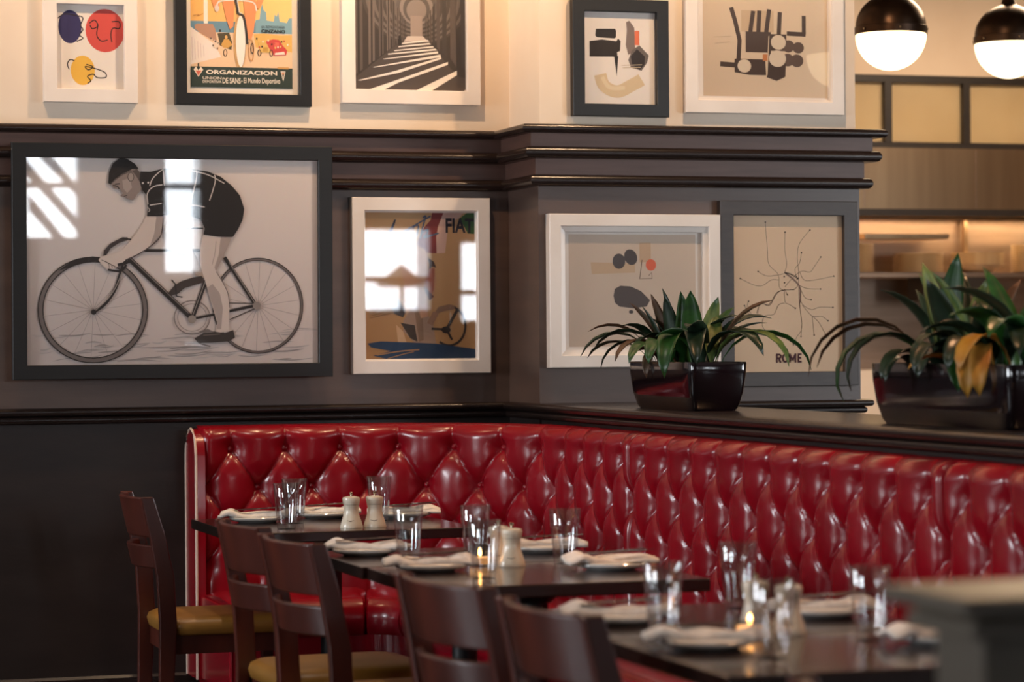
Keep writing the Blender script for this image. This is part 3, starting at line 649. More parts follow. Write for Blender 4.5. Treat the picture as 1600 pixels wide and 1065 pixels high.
# 4 the cyclist photograph
YC = YW - 0.082
t = picture(1.232, 2.424, 1.222, 2.084, YC, 0.053, BLACKF, 'large black framed monochrome photo of a racing cyclist in dark jersey', depth=0.03)
t.rotation_euler[0] = math.radians(1.0)
p = Print((105, 65, 1328, 945), 1.107, 0.778)
p.rect(105, 65, 1328, 945, 0, [(208, 196, 190), (222, 208, 200), (206, 190, 184), (196, 182, 178)])
for i in range(60):
    rnd = random.Random(i); x = rnd.uniform(120, 1200); y = rnd.uniform(795, 925); l = rnd.uniform(40, 190); g = rnd.randint(140, 186)
    p.line([(x, y), (x + l / 2, y - rnd.uniform(-4, 10)), (x + l, y - rnd.uniform(0, 14))], rnd.uniform(2, 7), (g, g - 9, g - 12), True, True)
DK = (38, 33, 33); MG = (118, 106, 102); SK = (206, 188, 178); SH = (164, 146, 138)
for x, y, r, r2, w in ((1060, 692, 184, 196, 12), (380, 707, 212, 209, 24)):
    p.ring(x, y, r, r2, w, (112, 101, 98)); p.ring(x, y, r + w * .4, r2 + w * .4, 4, DK); p.ring(x, y, r - w * .4, r2 - w * .4, 4 if w > 15 else 2.5, DK)
    for k in range(18): a = 2 * PI * k / 18 + .1; p.line([(x, y), (x + (r - 6) * math.cos(a + .12), y + (r2 - 6) * math.sin(a + .12))], 1.3, (140, 128, 124))
p.poly([(240, 545), (300, 500), (380, 485), (470, 500), (440, 512), (380, 505), (310, 522)], DK)       # near rim shade
p.ring(785, 740, 74, 70, 4, MG); p.ring(785, 740, 60, 57, 2, MG)
p.line([(750, 367), (832, 367)], 7, DK); p.line([(590, 460), (820, 460)], 13, DK); p.line([(920, 488), (1052, 692)], 15, DK); p.line([(940, 510), (1046, 680)], 3, (150, 138, 132)); p.line([(785, 745), (1052, 690)], 13, DK); p.line([(790, 740), (1040, 685)], 3, (158, 146, 140)); p.line([(940, 680), (1040, 682)], 4, DK); p.line([(940, 750), (1045, 705)], 4, DK)
p.line([(842, 585), (786, 742)], 17, DK); p.line([(838, 592), (786, 735)], 3, (150, 138, 132)); p.line([(528, 495), (788, 748)], 21, DK); p.line([(532, 492), (770, 722)], 3, (140, 128, 122)); p.oval(784, 748, 17, 17, (150, 138, 130)); p.oval(1054, 692, 17, 17, (142, 130, 124))
p.line([(515, 490), (490, 560), (470, 620), (430, 680), (383, 716)], 13, DK, True); p.line([(508, 520), (478, 600), (440, 660), (388, 710)], 3, (170, 156, 150), True); p.oval(382, 716, 11, 11, DK)
p.poly([(668, 322), (745, 322), (752, 380), (775, 430), (806, 500), (838, 575), (800, 565), (760, 500), (720, 488), (690, 450), (672, 400)], (160, 140, 126)); p.line([(748, 380), (775, 432), (808, 500)], 3, (90, 78, 74), True); p.poly([(685, 452), (775, 470), (768, 486), (715, 488)], (70, 62, 60))
p.poly([(684, 640), (712, 606), (740, 588), (790, 572), (825, 566), (836, 592), (790, 606), (752, 618), (728, 640), (700, 648)], (62, 52, 50)); p.line([(700, 582), (715, 600), (720, 650), (745, 655)], 6, DK)
p.poly([(832, 392), (952, 400), (930, 450), (912, 490), (886, 545), (905, 580), (928, 625), (940, 690), (936, 780), (948, 800), (880, 805), (888, 760), (868, 690), (845, 610), (818, 520), (818, 450)], SK)
p.poly([(905, 400), (952, 400), (912, 490), (884, 548), (878, 530), (895, 480)], SH); p.poly([(870, 600), (900, 640), (912, 700), (905, 790), (886, 790), (888, 750), (870, 690), (848, 615)], (168, 152, 145)); p.line([(885, 420), (880, 470), (868, 520)], 3, SH, True); p.line([(885, 548), (930, 630), (940, 700)], 3, (120, 106, 102), True)
p.poly([(793, 828), (830, 806), (880, 800), (920, 806), (955, 793), (962, 826), (935, 842), (880, 846), (810, 848)], (56, 48, 46)); p.line([(830, 815), (900, 810)], 4, (110, 98, 92)); p.poly([(820, 795), (850, 788), (870, 798), (835, 806)], MG); p.line([(815, 850), (860, 862)], 6, MG)
p.poly([(420, 492), (424, 462), (450, 432), (500, 405), (522, 406), (520, 418), (486, 430), (452, 452), (434, 480)], (58, 50, 50)); p.line([(500, 412), (530, 414), (552, 422), (545, 432)], 7, DK)
p.poly([(600, 312), (668, 310), (664, 345), (655, 398), (612, 442), (560, 478), (512, 500), (470, 536), (436, 540), (412, 515), (402, 500), (412, 486), (450, 476), (498, 462), (532, 420), (570, 370)], SK); p.line([(668, 318), (656, 398), (612, 444), (560, 478), (512, 500)], 5, (82, 70, 68), True); p.poly([(640, 312), (668, 310), (656, 396), (612, 440), (630, 390)], (164, 148, 140))
for k in range(4): p.line([(414 + 12 * k, 500 + 6 * k), (440 + 12 * k, 512 + 6 * k), (446 + 12 * k, 534)], 2.5, (104, 92, 88), True)
p.line([(480, 520), (520, 510), (530, 495)], 11, DK, True); p.line([(440, 540), (490, 546), (515, 520)], 9, DK, True)
p.poly([(456, 186), (492, 148), (556, 116), (578, 140), (584, 190), (575, 214), (562, 226), (545, 252), (528, 250), (512, 240), (492, 234), (503, 224), (488, 206), (466, 203), (460, 196)], (138, 122, 116))
p.poly([(500, 170), (530, 160), (540, 200), (520, 222), (505, 205)], (164, 148, 140)); p.line([(462, 190), (482, 196), (488, 206)], 5, (50, 44, 42)); p.line([(470, 186), (490, 184)], 5, (46, 40, 40)); p.line([(506, 236), (520, 232)], 3, (60, 52, 50)); p.oval(535, 155, 12, 18, (158, 142, 134)); p.ring(535, 155, 12, 18, 3, (80, 70, 66)); p.poly([(560, 120), (580, 150), (572, 176), (556, 150), (540, 130)], (84, 74, 70))
p.poly([(443, 182), (446, 138), (462, 100), (492, 76), (520, 80), (552, 100), (568, 122), (540, 122), (500, 142), (470, 166), (455, 188)], (30, 26, 26)); p.line([(455, 184), (500, 146), (560, 124)], 4, (96, 86, 82), True)
p.poly([(574, 132), (615, 133), (668, 118), (760, 116), (850, 128), (905, 150), (950, 186), (985, 228), (1003, 285), (996, 330), (978, 368), (955, 403), (892, 402), (832, 393), (838, 368), (822, 332), (790, 320), (735, 322), (700, 310), (668, 318), (600, 318), (604, 282), (597, 228), (580, 208), (570, 170)], (28, 24, 25))
WJ = (206, 194, 188)
for q in ([(612, 192), (625, 160), (655, 130), (668, 122)], [(605, 268), (602, 225), (625, 196), (664, 186)], [(612, 272), (660, 264)], [(800, 118), (806, 145), (795, 200), (775, 270)], [(880, 142), (882, 170), (870, 215), (858, 250)], [(735, 272), (790, 270), (838, 278)], [(770, 124), (850, 142), (920, 178)], [(668, 126), (672, 190)]): p.line(q, 4, WJ, True)
p.oval(584, 180, 4, 4, WJ); p.oval(606, 178, 4, 4, WJ); p.line([(604, 280), (612, 292), (606, 300)], 3, WJ)
hang(p, t, 1.283, 2.380, 1.270, 2.038)
MB().box(-0.45, -0.40, 0.0, 0.066, -0.40, -0.34).box(0.40, 0.45, 0.0, 0.066, -0.40, -0.34).build('wall_spacer', BLACKF, t)

# 5 motoring poster
t = picture(2.516, 3.063, 1.229, 1.899, YB_, 0.05, WHITEF, 'white framed vintage motoring poster with steering wheel and blue brush stroke', lip=0.006)
p = Print((117, 112, 742, 957), 0.439, 0.563); p.rect(117, 112, 742, 957, 0, [(176, 136, 92), (186, 148, 108), (166, 122, 74), (158, 112, 64)])
p.poly([(500, 112), (565, 112), (530, 200), (520, 270), (522, 352), (470, 350), (410, 300), (440, 220), (490, 160)], (118, 40, 44)); p.poly([(565, 112), (680, 112), (650, 150), (590, 180), (570, 350), (522, 352), (520, 260), (535, 190)], (196, 160, 148)); p.poly([(655, 150), (700, 116), (742, 112), (742, 240), (700, 238)], (54, 92, 52))
p.text('FIAT', 574, 150, 735, 234, (36, 34, 48), 0.03)
BL = (70, 84, 110)
for q in ([(225, 265), (262, 220), (290, 160), (262, 240), (250, 262), (340, 225), (420, 180), (490, 138)], [(445, 150), (462, 140), (445, 200), (430, 268)], [(372, 200), (365, 262), (385, 250), (392, 205), (420, 196), (408, 258)], [(430, 240), (470, 216), (468, 240), (450, 262), (490, 250), (535, 236)]): p.line(q, 9, BL, True)
p.poly([(380, 290), (455, 330), (510, 420), (520, 520), (500, 620), (420, 640), (340, 560), (320, 420)], (172, 126, 92)); p.poly([(470, 375), (505, 400), (520, 435), (495, 428), (470, 470), (480, 420)], (66, 48, 42)); p.poly([(480, 440), (510, 440), (505, 560), (480, 620), (450, 530)], (150, 84, 66)); p.poly([(450, 540), (505, 600), (480, 625), (455, 570)], (86, 46, 42))
p.poly([(240, 610), (300, 600), (345, 690), (330, 720), (280, 700)], (52, 42, 38)); p.line([(278, 572), (340, 690)], 7, (48, 40, 38))
p.poly([(330, 740), (380, 660), (440, 650), (500, 760), (515, 870), (400, 870), (330, 800)], (150, 122, 104)); p.poly([(315, 750), (395, 765), (410, 860), (370, 840)], (56, 46, 42)); p.poly([(395, 690), (440, 670), (445, 850), (420, 860)], (128, 100, 80)); p.poly([(410, 640), (470, 640), (470, 715), (430, 725)], (178, 130, 100)); p.poly([(290, 760), (330, 800), (350, 870), (300, 865)], (190, 150, 112))
p.ring(590, 770, 92, 112, 13, (50, 38, 34), 40, -2.0, 2.2); p.line([(640, 672), (575, 790)], 17, (54, 42, 38)); p.line([(490, 785), (575, 790)], 13, (54, 42, 38)); p.line([(575, 790), (606, 850)], 12, (54, 42, 38)); p.oval(572, 792, 26, 20, (44, 34, 32)); p.poly([(510, 690), (530, 660), (590, 645), (628, 655), (615, 675), (560, 685), (520, 700)], (128, 96, 76)); p.line([(515, 692), (480, 760)], 34, (140, 104, 82))
for k in range(8): p.line([(140, 640 + 12 * k), (200 + 10 * k, 630 + 9 * k), (270, 640 + 7 * k)], 7, (122, 84, 48), True, True)
p.poly([(130, 868), (200, 856), (350, 862), (520, 872), (742, 905), (742, 957), (240, 957), (160, 938), (260, 912), (150, 890)], (22, 52, 84)); p.line([(180, 935), (300, 915), (420, 905)], 6, (160, 116, 72), True); p.line([(240, 955), (330, 930), (390, 916)], 5, (150, 108, 66), True)
hang(p, t, 2.571, 3.010, 1.285, 1.848)

# 6 abstract in black frame on the pier
t = picture(3.280, 3.663, 2.191, 2.632, YP, 0.047, BLACKF, 'black framed abstract print with black block, orange mark and tan brush sweep')
p = Print((398, 45, 695, 428), 0.296, 0.36); p.rect(398, 45, 695, 428, (232, 222, 214)); B6 = (34, 28, 28)
p.poly([(446, 118), (522, 116), (527, 124), (526, 150), (520, 155), (450, 152), (443, 145)], B6); p.poly([(420, 168), (470, 160), (528, 166), (535, 155), (545, 165), (542, 205), (530, 210), (532, 228), (420, 230)], (44, 36, 34)); p.poly([(518, 226), (535, 226), (528, 306)], B6)
p.poly([(567, 88), (580, 82), (600, 110), (603, 200), (575, 220), (565, 180), (570, 120)], (128, 112, 106)); p.rect(601, 122, 620, 180, (226, 108, 66)); p.poly([(590, 200), (620, 180), (658, 220), (650, 250), (628, 282), (585, 270), (575, 240)], (108, 98, 94)); p.poly([(585, 225), (610, 195), (642, 225), (640, 258), (620, 280), (590, 258)], (48, 42, 44))
p.line([(462, 300), (478, 345), (530, 368), (590, 340), (628, 318)], 50, (214, 190, 154), True); p.line([(470, 310), (500, 352), (560, 352)], 16, (224, 204, 172), True); p.line([(548, 262), (630, 258)], 3, (200, 180, 150)); p.line([(552, 272), (625, 268)], 3, (200, 180, 150))
hang(p, t, 3.332, 3.628, 2.230, 2.590)

# 7 large abstract in white frame on the pier
t = picture(3.731, 4.384, 2.211, 2.794, YP, 0.05, WHITEF, 'large white framed tan abstract with brown bars and pale discs', lip=0.01)
p = Print((878, -95, 1380, 388), 0.518, 0.456); p.rect(878, -95, 1380, 388, 0, [(206, 184, 158), (212, 190, 164), (214, 192, 166), (200, 176, 150)])
p.rect(1030, 38, 1160, 125, (192, 166, 136)); B7 = (66, 50, 44)
p.line([(990, 28), (1005, 80), (1023, 160), (1018, 240)], 17, B7); p.line([(945, 258), (1015, 262)], 20, B7)
for q in ([(1078, 40), (1066, 125)], [(1103, 38), (1098, 125)], [(1142, 32), (1130, 125)], [(1185, 42), (1180, 135)]): p.line(q, 17, B7)
p.rect(1047, 124, 1148, 208, (72, 56, 50)); p.rect(1148, 132, 1210, 200, B7); p.line([(1212, 128), (1288, 130)], 18, B7); p.line([(1281, 54), (1281, 130)], 16, B7)
for x, y, r in ((1218, 180, 25), (1215, 236, 26), (1258, 185, 23), (1252, 238, 26)): p.oval(x, y, r, r, (92, 74, 66))
p.poly([(1002, 236), (1125, 236), (1128, 300), (1060, 300), (1002, 290)], B7); p.poly([(1135, 200), (1208, 250), (1205, 305), (1170, 322), (1130, 308)], B7)
for x, y, r in ((1178, 165, 30), (1174, 231, 34), (1041, 264, 27)): p.oval(x, y, r, r, (208, 190, 168))
p.rect(1115, 215, 1138, 242, (186, 112, 58)); p.line([(920, 150), (990, 145)], 1.5, (160, 138, 116)); p.line([(925, 175), (985, 168)], 1.5, (160, 138, 116)); p.line([(1140, 140), (1132, 300)], 3, (206, 186, 160))
hang(p, t, 3.811, 4.329, 2.278, 2.734)

# 8 pale abstract in white box frame
t = picture(3.175, 3.858, 1.249, 1.823, YPB, 0.046, WHITEF, 'white box framed pale abstract with grey pebbles and one orange dot', lip=0.02, depth=0.045)
p = Print((190, 240, 748, 725), 0.507, 0.422); p.rect(190, 240, 748, 725, 0, [(206, 186, 168), (212, 190, 170), (204, 184, 166), (200, 180, 163)])
p.rect(500, 275, 550, 360, (198, 166, 136)); p.poly([(285, 360), (480, 365), (480, 405), (290, 412)], (200, 170, 140)); G8 = (84, 78, 80)
p.oval(409, 356, 28, 33, G8); p.oval(461, 338, 28, 35, G8, rot=-.4); p.oval(550, 372, 23, 25, (222, 98, 66)); p.line([(511, 350), (500, 432), (555, 430), (553, 404), (540, 418)], 3.5, (104, 82, 72))
p.poly([(384, 505), (390, 475), (415, 462), (460, 465), (505, 485), (545, 525), (530, 552), (470, 560), (410, 552), (390, 535)], (88, 80, 80)); p.oval(461, 575, 10, 8, G8)
hang(p, t, 3.262, 3.769, 1.326, 1.748)

# 9 ROME poster
t = picture(3.862, 4.430, 1.169, 1.878, YPB, 0.055, GREYF, 'charcoal framed cream city line map poster lettered ROME')
p = Print((912, 150, 1392, 857), 0.455, 0.619); p.rect(912, 150, 1392, 857, (226, 196, 164)); LN = (74, 52, 48); ends = []
for q in ([(1056, 187), (1064, 300), (1070, 370), (1110, 415), (1115, 470), (1135, 485)], [(1142, 230), (1140, 300), (1148, 370), (1138, 410)], [(1251, 220), (1205, 280), (1195, 340), (1200, 400), (1200, 460)], [(1213, 320), (1205, 365), (1185, 390), (1190, 430)], [(1298, 339), (1270, 380), (1250, 405), (1210, 402), (1165, 440), (1140, 470)],
          [(1355, 423), (1270, 440), (1225, 440), (1205, 405)], [(1023, 403), (1060, 422), (1110, 418), (1135, 412)], [(945, 433), (1000, 460), (1040, 465), (1080, 440), (1112, 440)], [(1296, 480), (1240, 478), (1205, 465)], [(1254, 527), (1225, 515), (1205, 470)], [(1350, 561), (1290, 560), (1255, 570), (1215, 545), (1203, 500)],
          [(1328, 620), (1300, 600), (1258, 598), (1215, 550)], [(1320, 688), (1290, 630), (1260, 600)], [(1266, 682), (1262, 640), (1258, 600)], [(1208, 688), (1212, 620), (1202, 540), (1200, 465)], [(1175, 724), (1190, 690), (1212, 650), (1205, 560), (1204, 480)], [(1184, 564), (1160, 548), (1140, 535), (1136, 480)], [(1068, 681), (1040, 640), (1050, 598), (1090, 590), (1110, 550), (1138, 540)],
          [(980, 533), (975, 560), (1000, 600)], [(962, 551), (985, 590), (1015, 600), (1030, 545), (1070, 545), (1110, 490), (1180, 480), (1200, 455)], [(1150, 505), (1138, 480)]):
    p.line(q, 1.7, LN, True); ends.append(q[0])
p.line([(1015, 585), (1034, 542), (1072, 550), (1112, 492), (1182, 482)], 2.2, LN, True); p.line([(1142, 410), (1180, 440), (1205, 475), (1206, 540)], 7, (140, 112, 100), True)
for k in range(9): ends.append((1140 + 7 * k, 408 + 0.25 * k * k + 1.0 * k))
for q in ends + [(1136, 425), (1137, 452), (1193, 435)]: p.oval(q[0], q[1], 3.4, 3.4, (40, 24, 26), 10)
RM = (70, 22, 40)
p.rect(1098, 762, 1105, 802, RM); p.line([(1101, 765.5), (1114, 765.5), (1118.5, 770), (1118.5, 778), (1114, 782.5), (1101, 782.5)], 7, RM); p.line([(1110, 782), (1119, 802)], 7.5, RM)
p.ring(1138, 782, 10, 16.5, 7.5, RM)
p.rect(1155, 762, 1162, 802, RM); p.rect(1179, 762, 1186, 802, RM); p.line([(1158, 763), (1170.5, 792)], 7, RM); p.line([(1183, 763), (1170.5, 792)], 7, RM)
p.rect(1192, 762, 1199, 802, RM); p.rect(1192, 762, 1210, 769, RM); p.rect(1192, 778, 1208, 785, RM); p.rect(1192, 795, 1210, 802, RM); p.line([(1112, 846), (1200, 846)], 1.6, (170, 138, 116))
hang(p, t, 3.920, 4.375, 1.211, 1.830)

# ------------------------------------------------------------------ planters
def planter(X0, X1, Y0, Y1, h, label):
    t = thing('planter_pot', ((X0 + X1) / 2, (Y0 + Y1) / 2, 1.117), label, 'planter', 'glossy black planters on the ledge')
    w, d = (X1 - X0) / 2, (Y1 - Y0) / 2
    def ring(ix, z, e=0.16):
        pts = []
        for j in range(40):
            a = 2 * PI * j / 40; c, s_ = math.cos(a), math.sin(a); pts.append(((w - ix) * math.copysign(abs(c) ** e, c), (d - ix * 1.6) * math.copysign(abs(s_) ** e, s_), z))
        return pts
    MB().loft([ring(0.026, 0), ring(0.019, 0.012), ring(0.008, 0.06), ring(0.0015, 0.12), ring(0.0, h - 0.004), ring(0.001, h), ring(0.009, h), ring(0.012, h - 0.03)]).build('pot', POTM, t, smooth=True)
    MB().loft([ring(0.0125, h - 0.035), ring(0.0125, h - 0.022)]).build('soil', SOIL, t)
    return t
def leaf_mesh(length, width, elev, droop, twist=0.0, cup=0.35, n=9, petiole=0.0):
    """arched blade starting at the origin, growing towards +x and up"""
    m = MB(); p = Vector((0, 0, 0)); a = elev; rows = []
    for i in range(n + 1):
        t = i / n; tt = max(0, (t - petiole) / (1 - petiole))
        w = (width / 2 * (math.sin(PI * min(1, 0.08 + 0.92 * tt)) ** 0.75 if t > petiole else 0.12)) * (1 if t < 1 else 0.02)
        d = Vector((math.cos(a), 0, math.sin(a))); nrm = Vector((-math.sin(a), 0, math.cos(a))); tw = twist * t
        side = Vector((0, 1, 0)) * math.cos(tw) + nrm * math.sin(tw); nn = nrm * math.cos(tw) - Vector((0, 1, 0)) * math.sin(tw)
        rows.append([p - side * w + nn * w * cup, p - side * w * 0.5 + nn * w * cup * .35, p, p + side * w * 0.5 + nn * w * cup * .35, p + side * w + nn * w * cup])
        p = p + d * (length / n); a -= droop / n
    m.loft(rows, closed=False, cap=False)
    return m
def leaf(t, x, y, az, length, width, elev, droop, mt, twist=0.0, petiole=0.0, z=0.135):
    side = droop > 55
    length *= 1.42 if side else 1.32; width *= 1.22 if side else 1.42
    if side: elev = min(84, elev + 13); droop *= 1.22
    o = leaf_mesh(length, width, math.radians(elev), math.radians(droop), twist, petiole=petiole).build('leaf', mt, t, smooth='all')
    sd = o.modifiers.new('thick', 'SOLIDIFY'); sd.thickness = 0.0012
    o.location = (x, y, z); o.rotation_euler[2] = math.radians(az); return o
def plant(t, specs):
    for s in specs: leaf(t, *s)
# azimuths in the room: 163 = towards image left, -17 = towards image right, 253 = towards the camera
G, D, BR, YL, PE = LEAFS
t1 = planter(3.19, 3.40, 8.31, 8.92, 0.16, 'glossy black planter with drooping dark leaves in front of the ROME poster')
plant(t1, [(0.0, 0.02, 90, 0.20, 0.050, 86, 6, G, .3), (0.02, -0.02, 80, 0.205, 0.052, 82, 8, G, -.4), (-0.02, 0.06, 200, 0.19, 0.045, 84, 8, D, .5), (0.0, 0.12, 150, 0.20, 0.05, 80, 14, G, .3), (0.03, -0.08, 20, 0.19, 0.05, 76, 4, PE, .4), (-0.02, 0.14, 170, 0.175, 0.045, 78, 20, D, 0),
           (0.0, 0.16, 160, 0.20, 0.036, 72, 28, BR, .6), (0.0, 0.2, 165, 0.24, 0.045, 66, 120, D, .2, .35), (-0.02, 0.22, 158, 0.25, 0.042, 60, 118, D, -.2, .4), (0.0, 0.22, 175, 0.22, 0.04, 58, 130, D, .2, .4), (0.0, 0.18, 190, 0.20, 0.042, 62, 125, BR, 0, .35), (-0.03, 0.24, 140, 0.21, 0.036, 50, 100, D, 0, .4), (0.0, 0.16, 210, 0.19, 0.05, 70, 120, D, .4, .2),
           (-0.02, -0.02, 235, 0.28, 0.062, 62, 150, G, .1, .1), (0.0, -0.08, 250, 0.26, 0.06, 66, 140, D, .2, .1), (-0.04, 0.08, 215, 0.20, 0.05, 52, 110, G, 0, .1), (0.02, -0.2, -17, 0.25, 0.055, 62, 128, D, .2, .15), (0.03, -0.22, -22, 0.29, 0.05, 54, 125, G, -.2, .15), (0.02, -0.2, -45, 0.27, 0.052, 62, 135, PE, .1, .15), (0.02, -0.16, -5, 0.19, 0.04, 58, 62, D, 0, .2),
           (0.03, -0.14, 10, 0.15, 0.034, 66, 40, D, 0, .3), (0.0, -0.18, 300, 0.24, 0.05, 68, 130, D, .3, .15), (0.0, -0.12, 200, 0.18, 0.05, 66, 90, G, .5, .1), (0.03, 0.0, 330, 0.16, 0.05, 60, 60, D, .3, .1), (-0.02, 0.0, 180, 0.15, 0.05, 40, 70, BR, .2, .2), (0.0, -0.22, 60, 0.17, 0.04, 66, 30, PE, .2, .2),
           (-0.03, 0.1, 250, 0.16, 0.05, 48, 110, G, 0, .1), (0.0, 0.04, 120, 0.17, 0.05, 70, 40, D, .2), (-0.01, 0.13, 185, 0.20, 0.04, 80, 12, BR, .4), (0.0, 0.08, 165, 0.21, 0.036, 84, 10, D, .6), (0.03, -0.2, -30, 0.22, 0.05, 70, 60, BR, .3, .2), (0.0, -0.15, 235, 0.21, 0.055, 74, 95, D, .2, .1), (-0.03, 0.05, 225, 0.20, 0.06, 66, 135, G, .1, .1), (0.02, -0.18, 0, 0.22, 0.05, 74, 85, D, .2, .15), (-0.03, 0.23, 170, 0.22, 0.036, 68, 95, BR, .1, .45), (-0.02, 0.2, 200, 0.18, 0.04, 74, 80, D, .2, .3), (0.02, -0.05, 300, 0.19, 0.05, 76, 70, D, .3, .1), (0.02, -0.1, 350, 0.18, 0.05, 80, 40, G, .4), (0.02, -0.12, 40, 0.16, 0.05, 72, 30, D, .3), (-0.03, 0.18, 230, 0.15, 0.03, 55, 150, BR, 0, .3)])
for y, lean in ((0.2, -0.05), (0.19, -0.025), (0.17, -0.06), (-0.19, 0.02)):
    MB().tube([(0, y, 0.12), (-0.005 + lean * .4, y + 0.01, 0.17), (lean, y + 0.015, 0.225)], [0.005, 0.004, 0.003], 6).build('stem', STEMM, t1, smooth=True)
t2 = planter(3.19, 3.42, 6.12, 6.95, 0.165, 'glossy black planter cropped by the right edge, holding yellowing mixed foliage')
sp = [(0.0, 0.28, 165, 0.34, 0.040, 62, 140, BR, .2, .3), (0.0, 0.27, 158, 0.30, 0.05, 58, 165, G, -.2, .1), (-0.01, 0.24, 172, 0.27, 0.052, 62, 160, D, .1, .1), (0.0, 0.26, 150, 0.3, 0.035, 60, 128, BR, .2, .3), (0.02, 0.2, 150, 0.215, 0.055, 80, 10, PE, .3), (0.0, 0.14, 20, 0.25, 0.058, 86, 6, G, .4), (0.0, 0.17, 120, 0.235, 0.055, 82, 10, PE, -.3), (0.02, 0.06, 10, 0.20, 0.05, 80, 8, PE, .4), (0.0, 0.1, 200, 0.21, 0.055, 76, 20, D, .3),
      (0.0, -0.05, 0, 0.21, 0.05, 74, 20, BR, .2), (0.02, -0.14, -10, 0.22, 0.05, 72, 24, G, .3), (-0.02, 0.06, 215, 0.2, 0.07, 50, 110, D, .2, .1), (-0.02, 0.02, 240, 0.2, 0.065, 46, 130, G, .1, .15), (-0.03, 0.14, 225, 0.16, 0.06, 50, 120, D, 0, .1), (-0.03, 0.2, 200, 0.17, 0.05, 48, 120, D, .1, .1), (-0.03, -0.08, 235, 0.22, 0.045, 58, 165, YL, .1, .4), (-0.02, -0.16, 230, 0.22, 0.045, 60, 165, YL, -.1, .4), (-0.02, -0.12, 215, 0.21, 0.05, 62, 130, D, 0, .3), (0.0, -0.12, 180, 0.2, 0.06, 66, 95, D, .2, .2),
      (0.0, -0.2, 260, 0.22, 0.06, 64, 110, D, .1, .2), (0.0, -0.2, 200, 0.22, 0.06, 70, 90, G, .3, .2), (0.0, -0.28, 240, 0.24, 0.06, 64, 120, D, 0, .2), (0.03, -0.24, 330, 0.24, 0.06, 66, 100, D, .1, .2), (0.0, -0.3, -20, 0.26, 0.055, 60, 120, G, .2, .2), (-0.03, 0.0, 190, 0.14, 0.04, 36, 80, YL, .2, .1), (-0.02, 0.1, 250, 0.18, 0.05, 60, 120, G, .1, .1), (0.02, 0.22, 100, 0.2, 0.05, 76, 30, D, .3), (0.02, 0.0, 60, 0.19, 0.05, 76, 30, D, .2), (0.02, -0.1, 80, 0.19, 0.05, 70, 40, D, .2), (-0.04, 0.26, 215, 0.15, 0.035, 40, 110, D, .2), (0.0, -0.02, 160, 0.23, 0.05, 80, 30, PE, .3), (0.02, -0.2, 100, 0.24, 0.055, 78, 30, G, .2), (0.0, -0.3, 170, 0.24, 0.06, 72, 70, D, .2, .2), (-0.02, -0.34, 220, 0.24, 0.055, 68, 110, G, .1, .2), (0.02, 0.1, 60, 0.22, 0.05, 80, 20, D, .3), (-0.02, -0.25, 205, 0.22, 0.05, 66, 140, YL, .1, .4), (-0.02, 0.0, 205, 0.19, 0.06, 60, 100, D, .2, .1), (0.0, -0.1, 240, 0.2, 0.06, 70, 80, D, .3, .1), (0.0, 0.2, 185, 0.22, 0.045, 74, 60, D, .2), (0.0, -0.36, 30, 0.22, 0.06, 74, 60, D, .2, .1)]
plant(t2, [(x, y, az, l, w, e, d, m_, *r) for x, y, az, l, w, e, d, m_, *r in sp])

# ------------------------------------------------------------------ kitchen seen past the pier
YK = 13.5
struct(MB().box(XPR, 8.8, YK + 0.5, YK + 0.7, 0, CEIL).build('wall_kitchen', CREAM))
struct(MB().box(4.3, XPR, YW + 0.6, YK + 0.5, 0, CEIL).build('wall_passage', CREAM))
struct(MB().box(5.2, 8.8, YK + 0.02, YK + 0.12, 2.76, CEIL).build('wall_bulkhead', CREAM))
tr = thing('glazed_transom', (6.8, YK, 2.56), 'black framed band of frosted panes above the kitchen pass', 'transom')
L = tr.location
MB().box(-1.6, 2, -0.02, 0.05, 0.165, 0.205).build('top_bar', BLACKM, tr); MB().box(-1.6, 2, -0.02, 0.05, -0.19, -0.155).build('bottom_bar', BLACKM, tr)
xs = [5.2, 5.76, 6.325, 6.79, 7.25, 7.71, 8.17, 8.75]
for x in xs[1:-1]: MB().box(x - 0.021 - L.x, x + 0.021 - L.x, -0.025, 0.05, -0.16, 0.17).build('mullion', BLACKM, tr)
for x0, x1 in zip(xs[:-1], xs[1:]): MB().box(x0 + 0.02 - L.x, x1 - 0.02 - L.x, 0.01, 0.02, -0.156, 0.166).build('pane', FROST, tr)
hd = thing('extractor_hood', (6.8, YK, 2.03), 'brushed stainless hood over the kitchen pass, below the frosted panes', 'hood')
MB().box(-1.6, 2, -0.06, 0.30, 0.0, 0.34).build('canopy', STAIN, hd); MB().box(-1.6, 2, -0.075, -0.06, -0.025, 0.012).build('rim', BLACKM, hd)
for i in range(5): MB().box(-1.3 + i * .66, -1.294 + i * .66, -0.0625, -0.06, 0.02, 0.33).build('seam', STAIN2, hd)
ps = thing('pass_shelf', (6.8, YK, 0), 'stainless kitchen pass with plate shelf behind the plants', 'shelf')
MB().box(-1.6, 2, -0.1, 0.3, 1.675, 1.70).build('shelf', STAIN2, ps); MB().box(-1.6, 2, 0.3, 0.32, 0.9, 2.0).build('back_panel', STAIN2, ps); MB().box(-1.6, 2, -0.12, 0.3, 0.0, 1.18).build('counter', WHITEF, ps)
MB().box(-0.31, 0.12, -0.1, 0.1, 1.55, 1.673).build('dark_box', BLACKM, ps); MB().box(-0.6, -0.1, 0.02, 0.25, 1.885, 1.912).build('upper_rack', STAIN, ps); MB().box(0.10, 0.125, 0.24, 0.27, 1.70, 2.003).build('upright', STAIN, ps)
ORD = 'lowest second third fourth fifth sixth seventh eighth ninth tenth eleventh twelfth'.split()
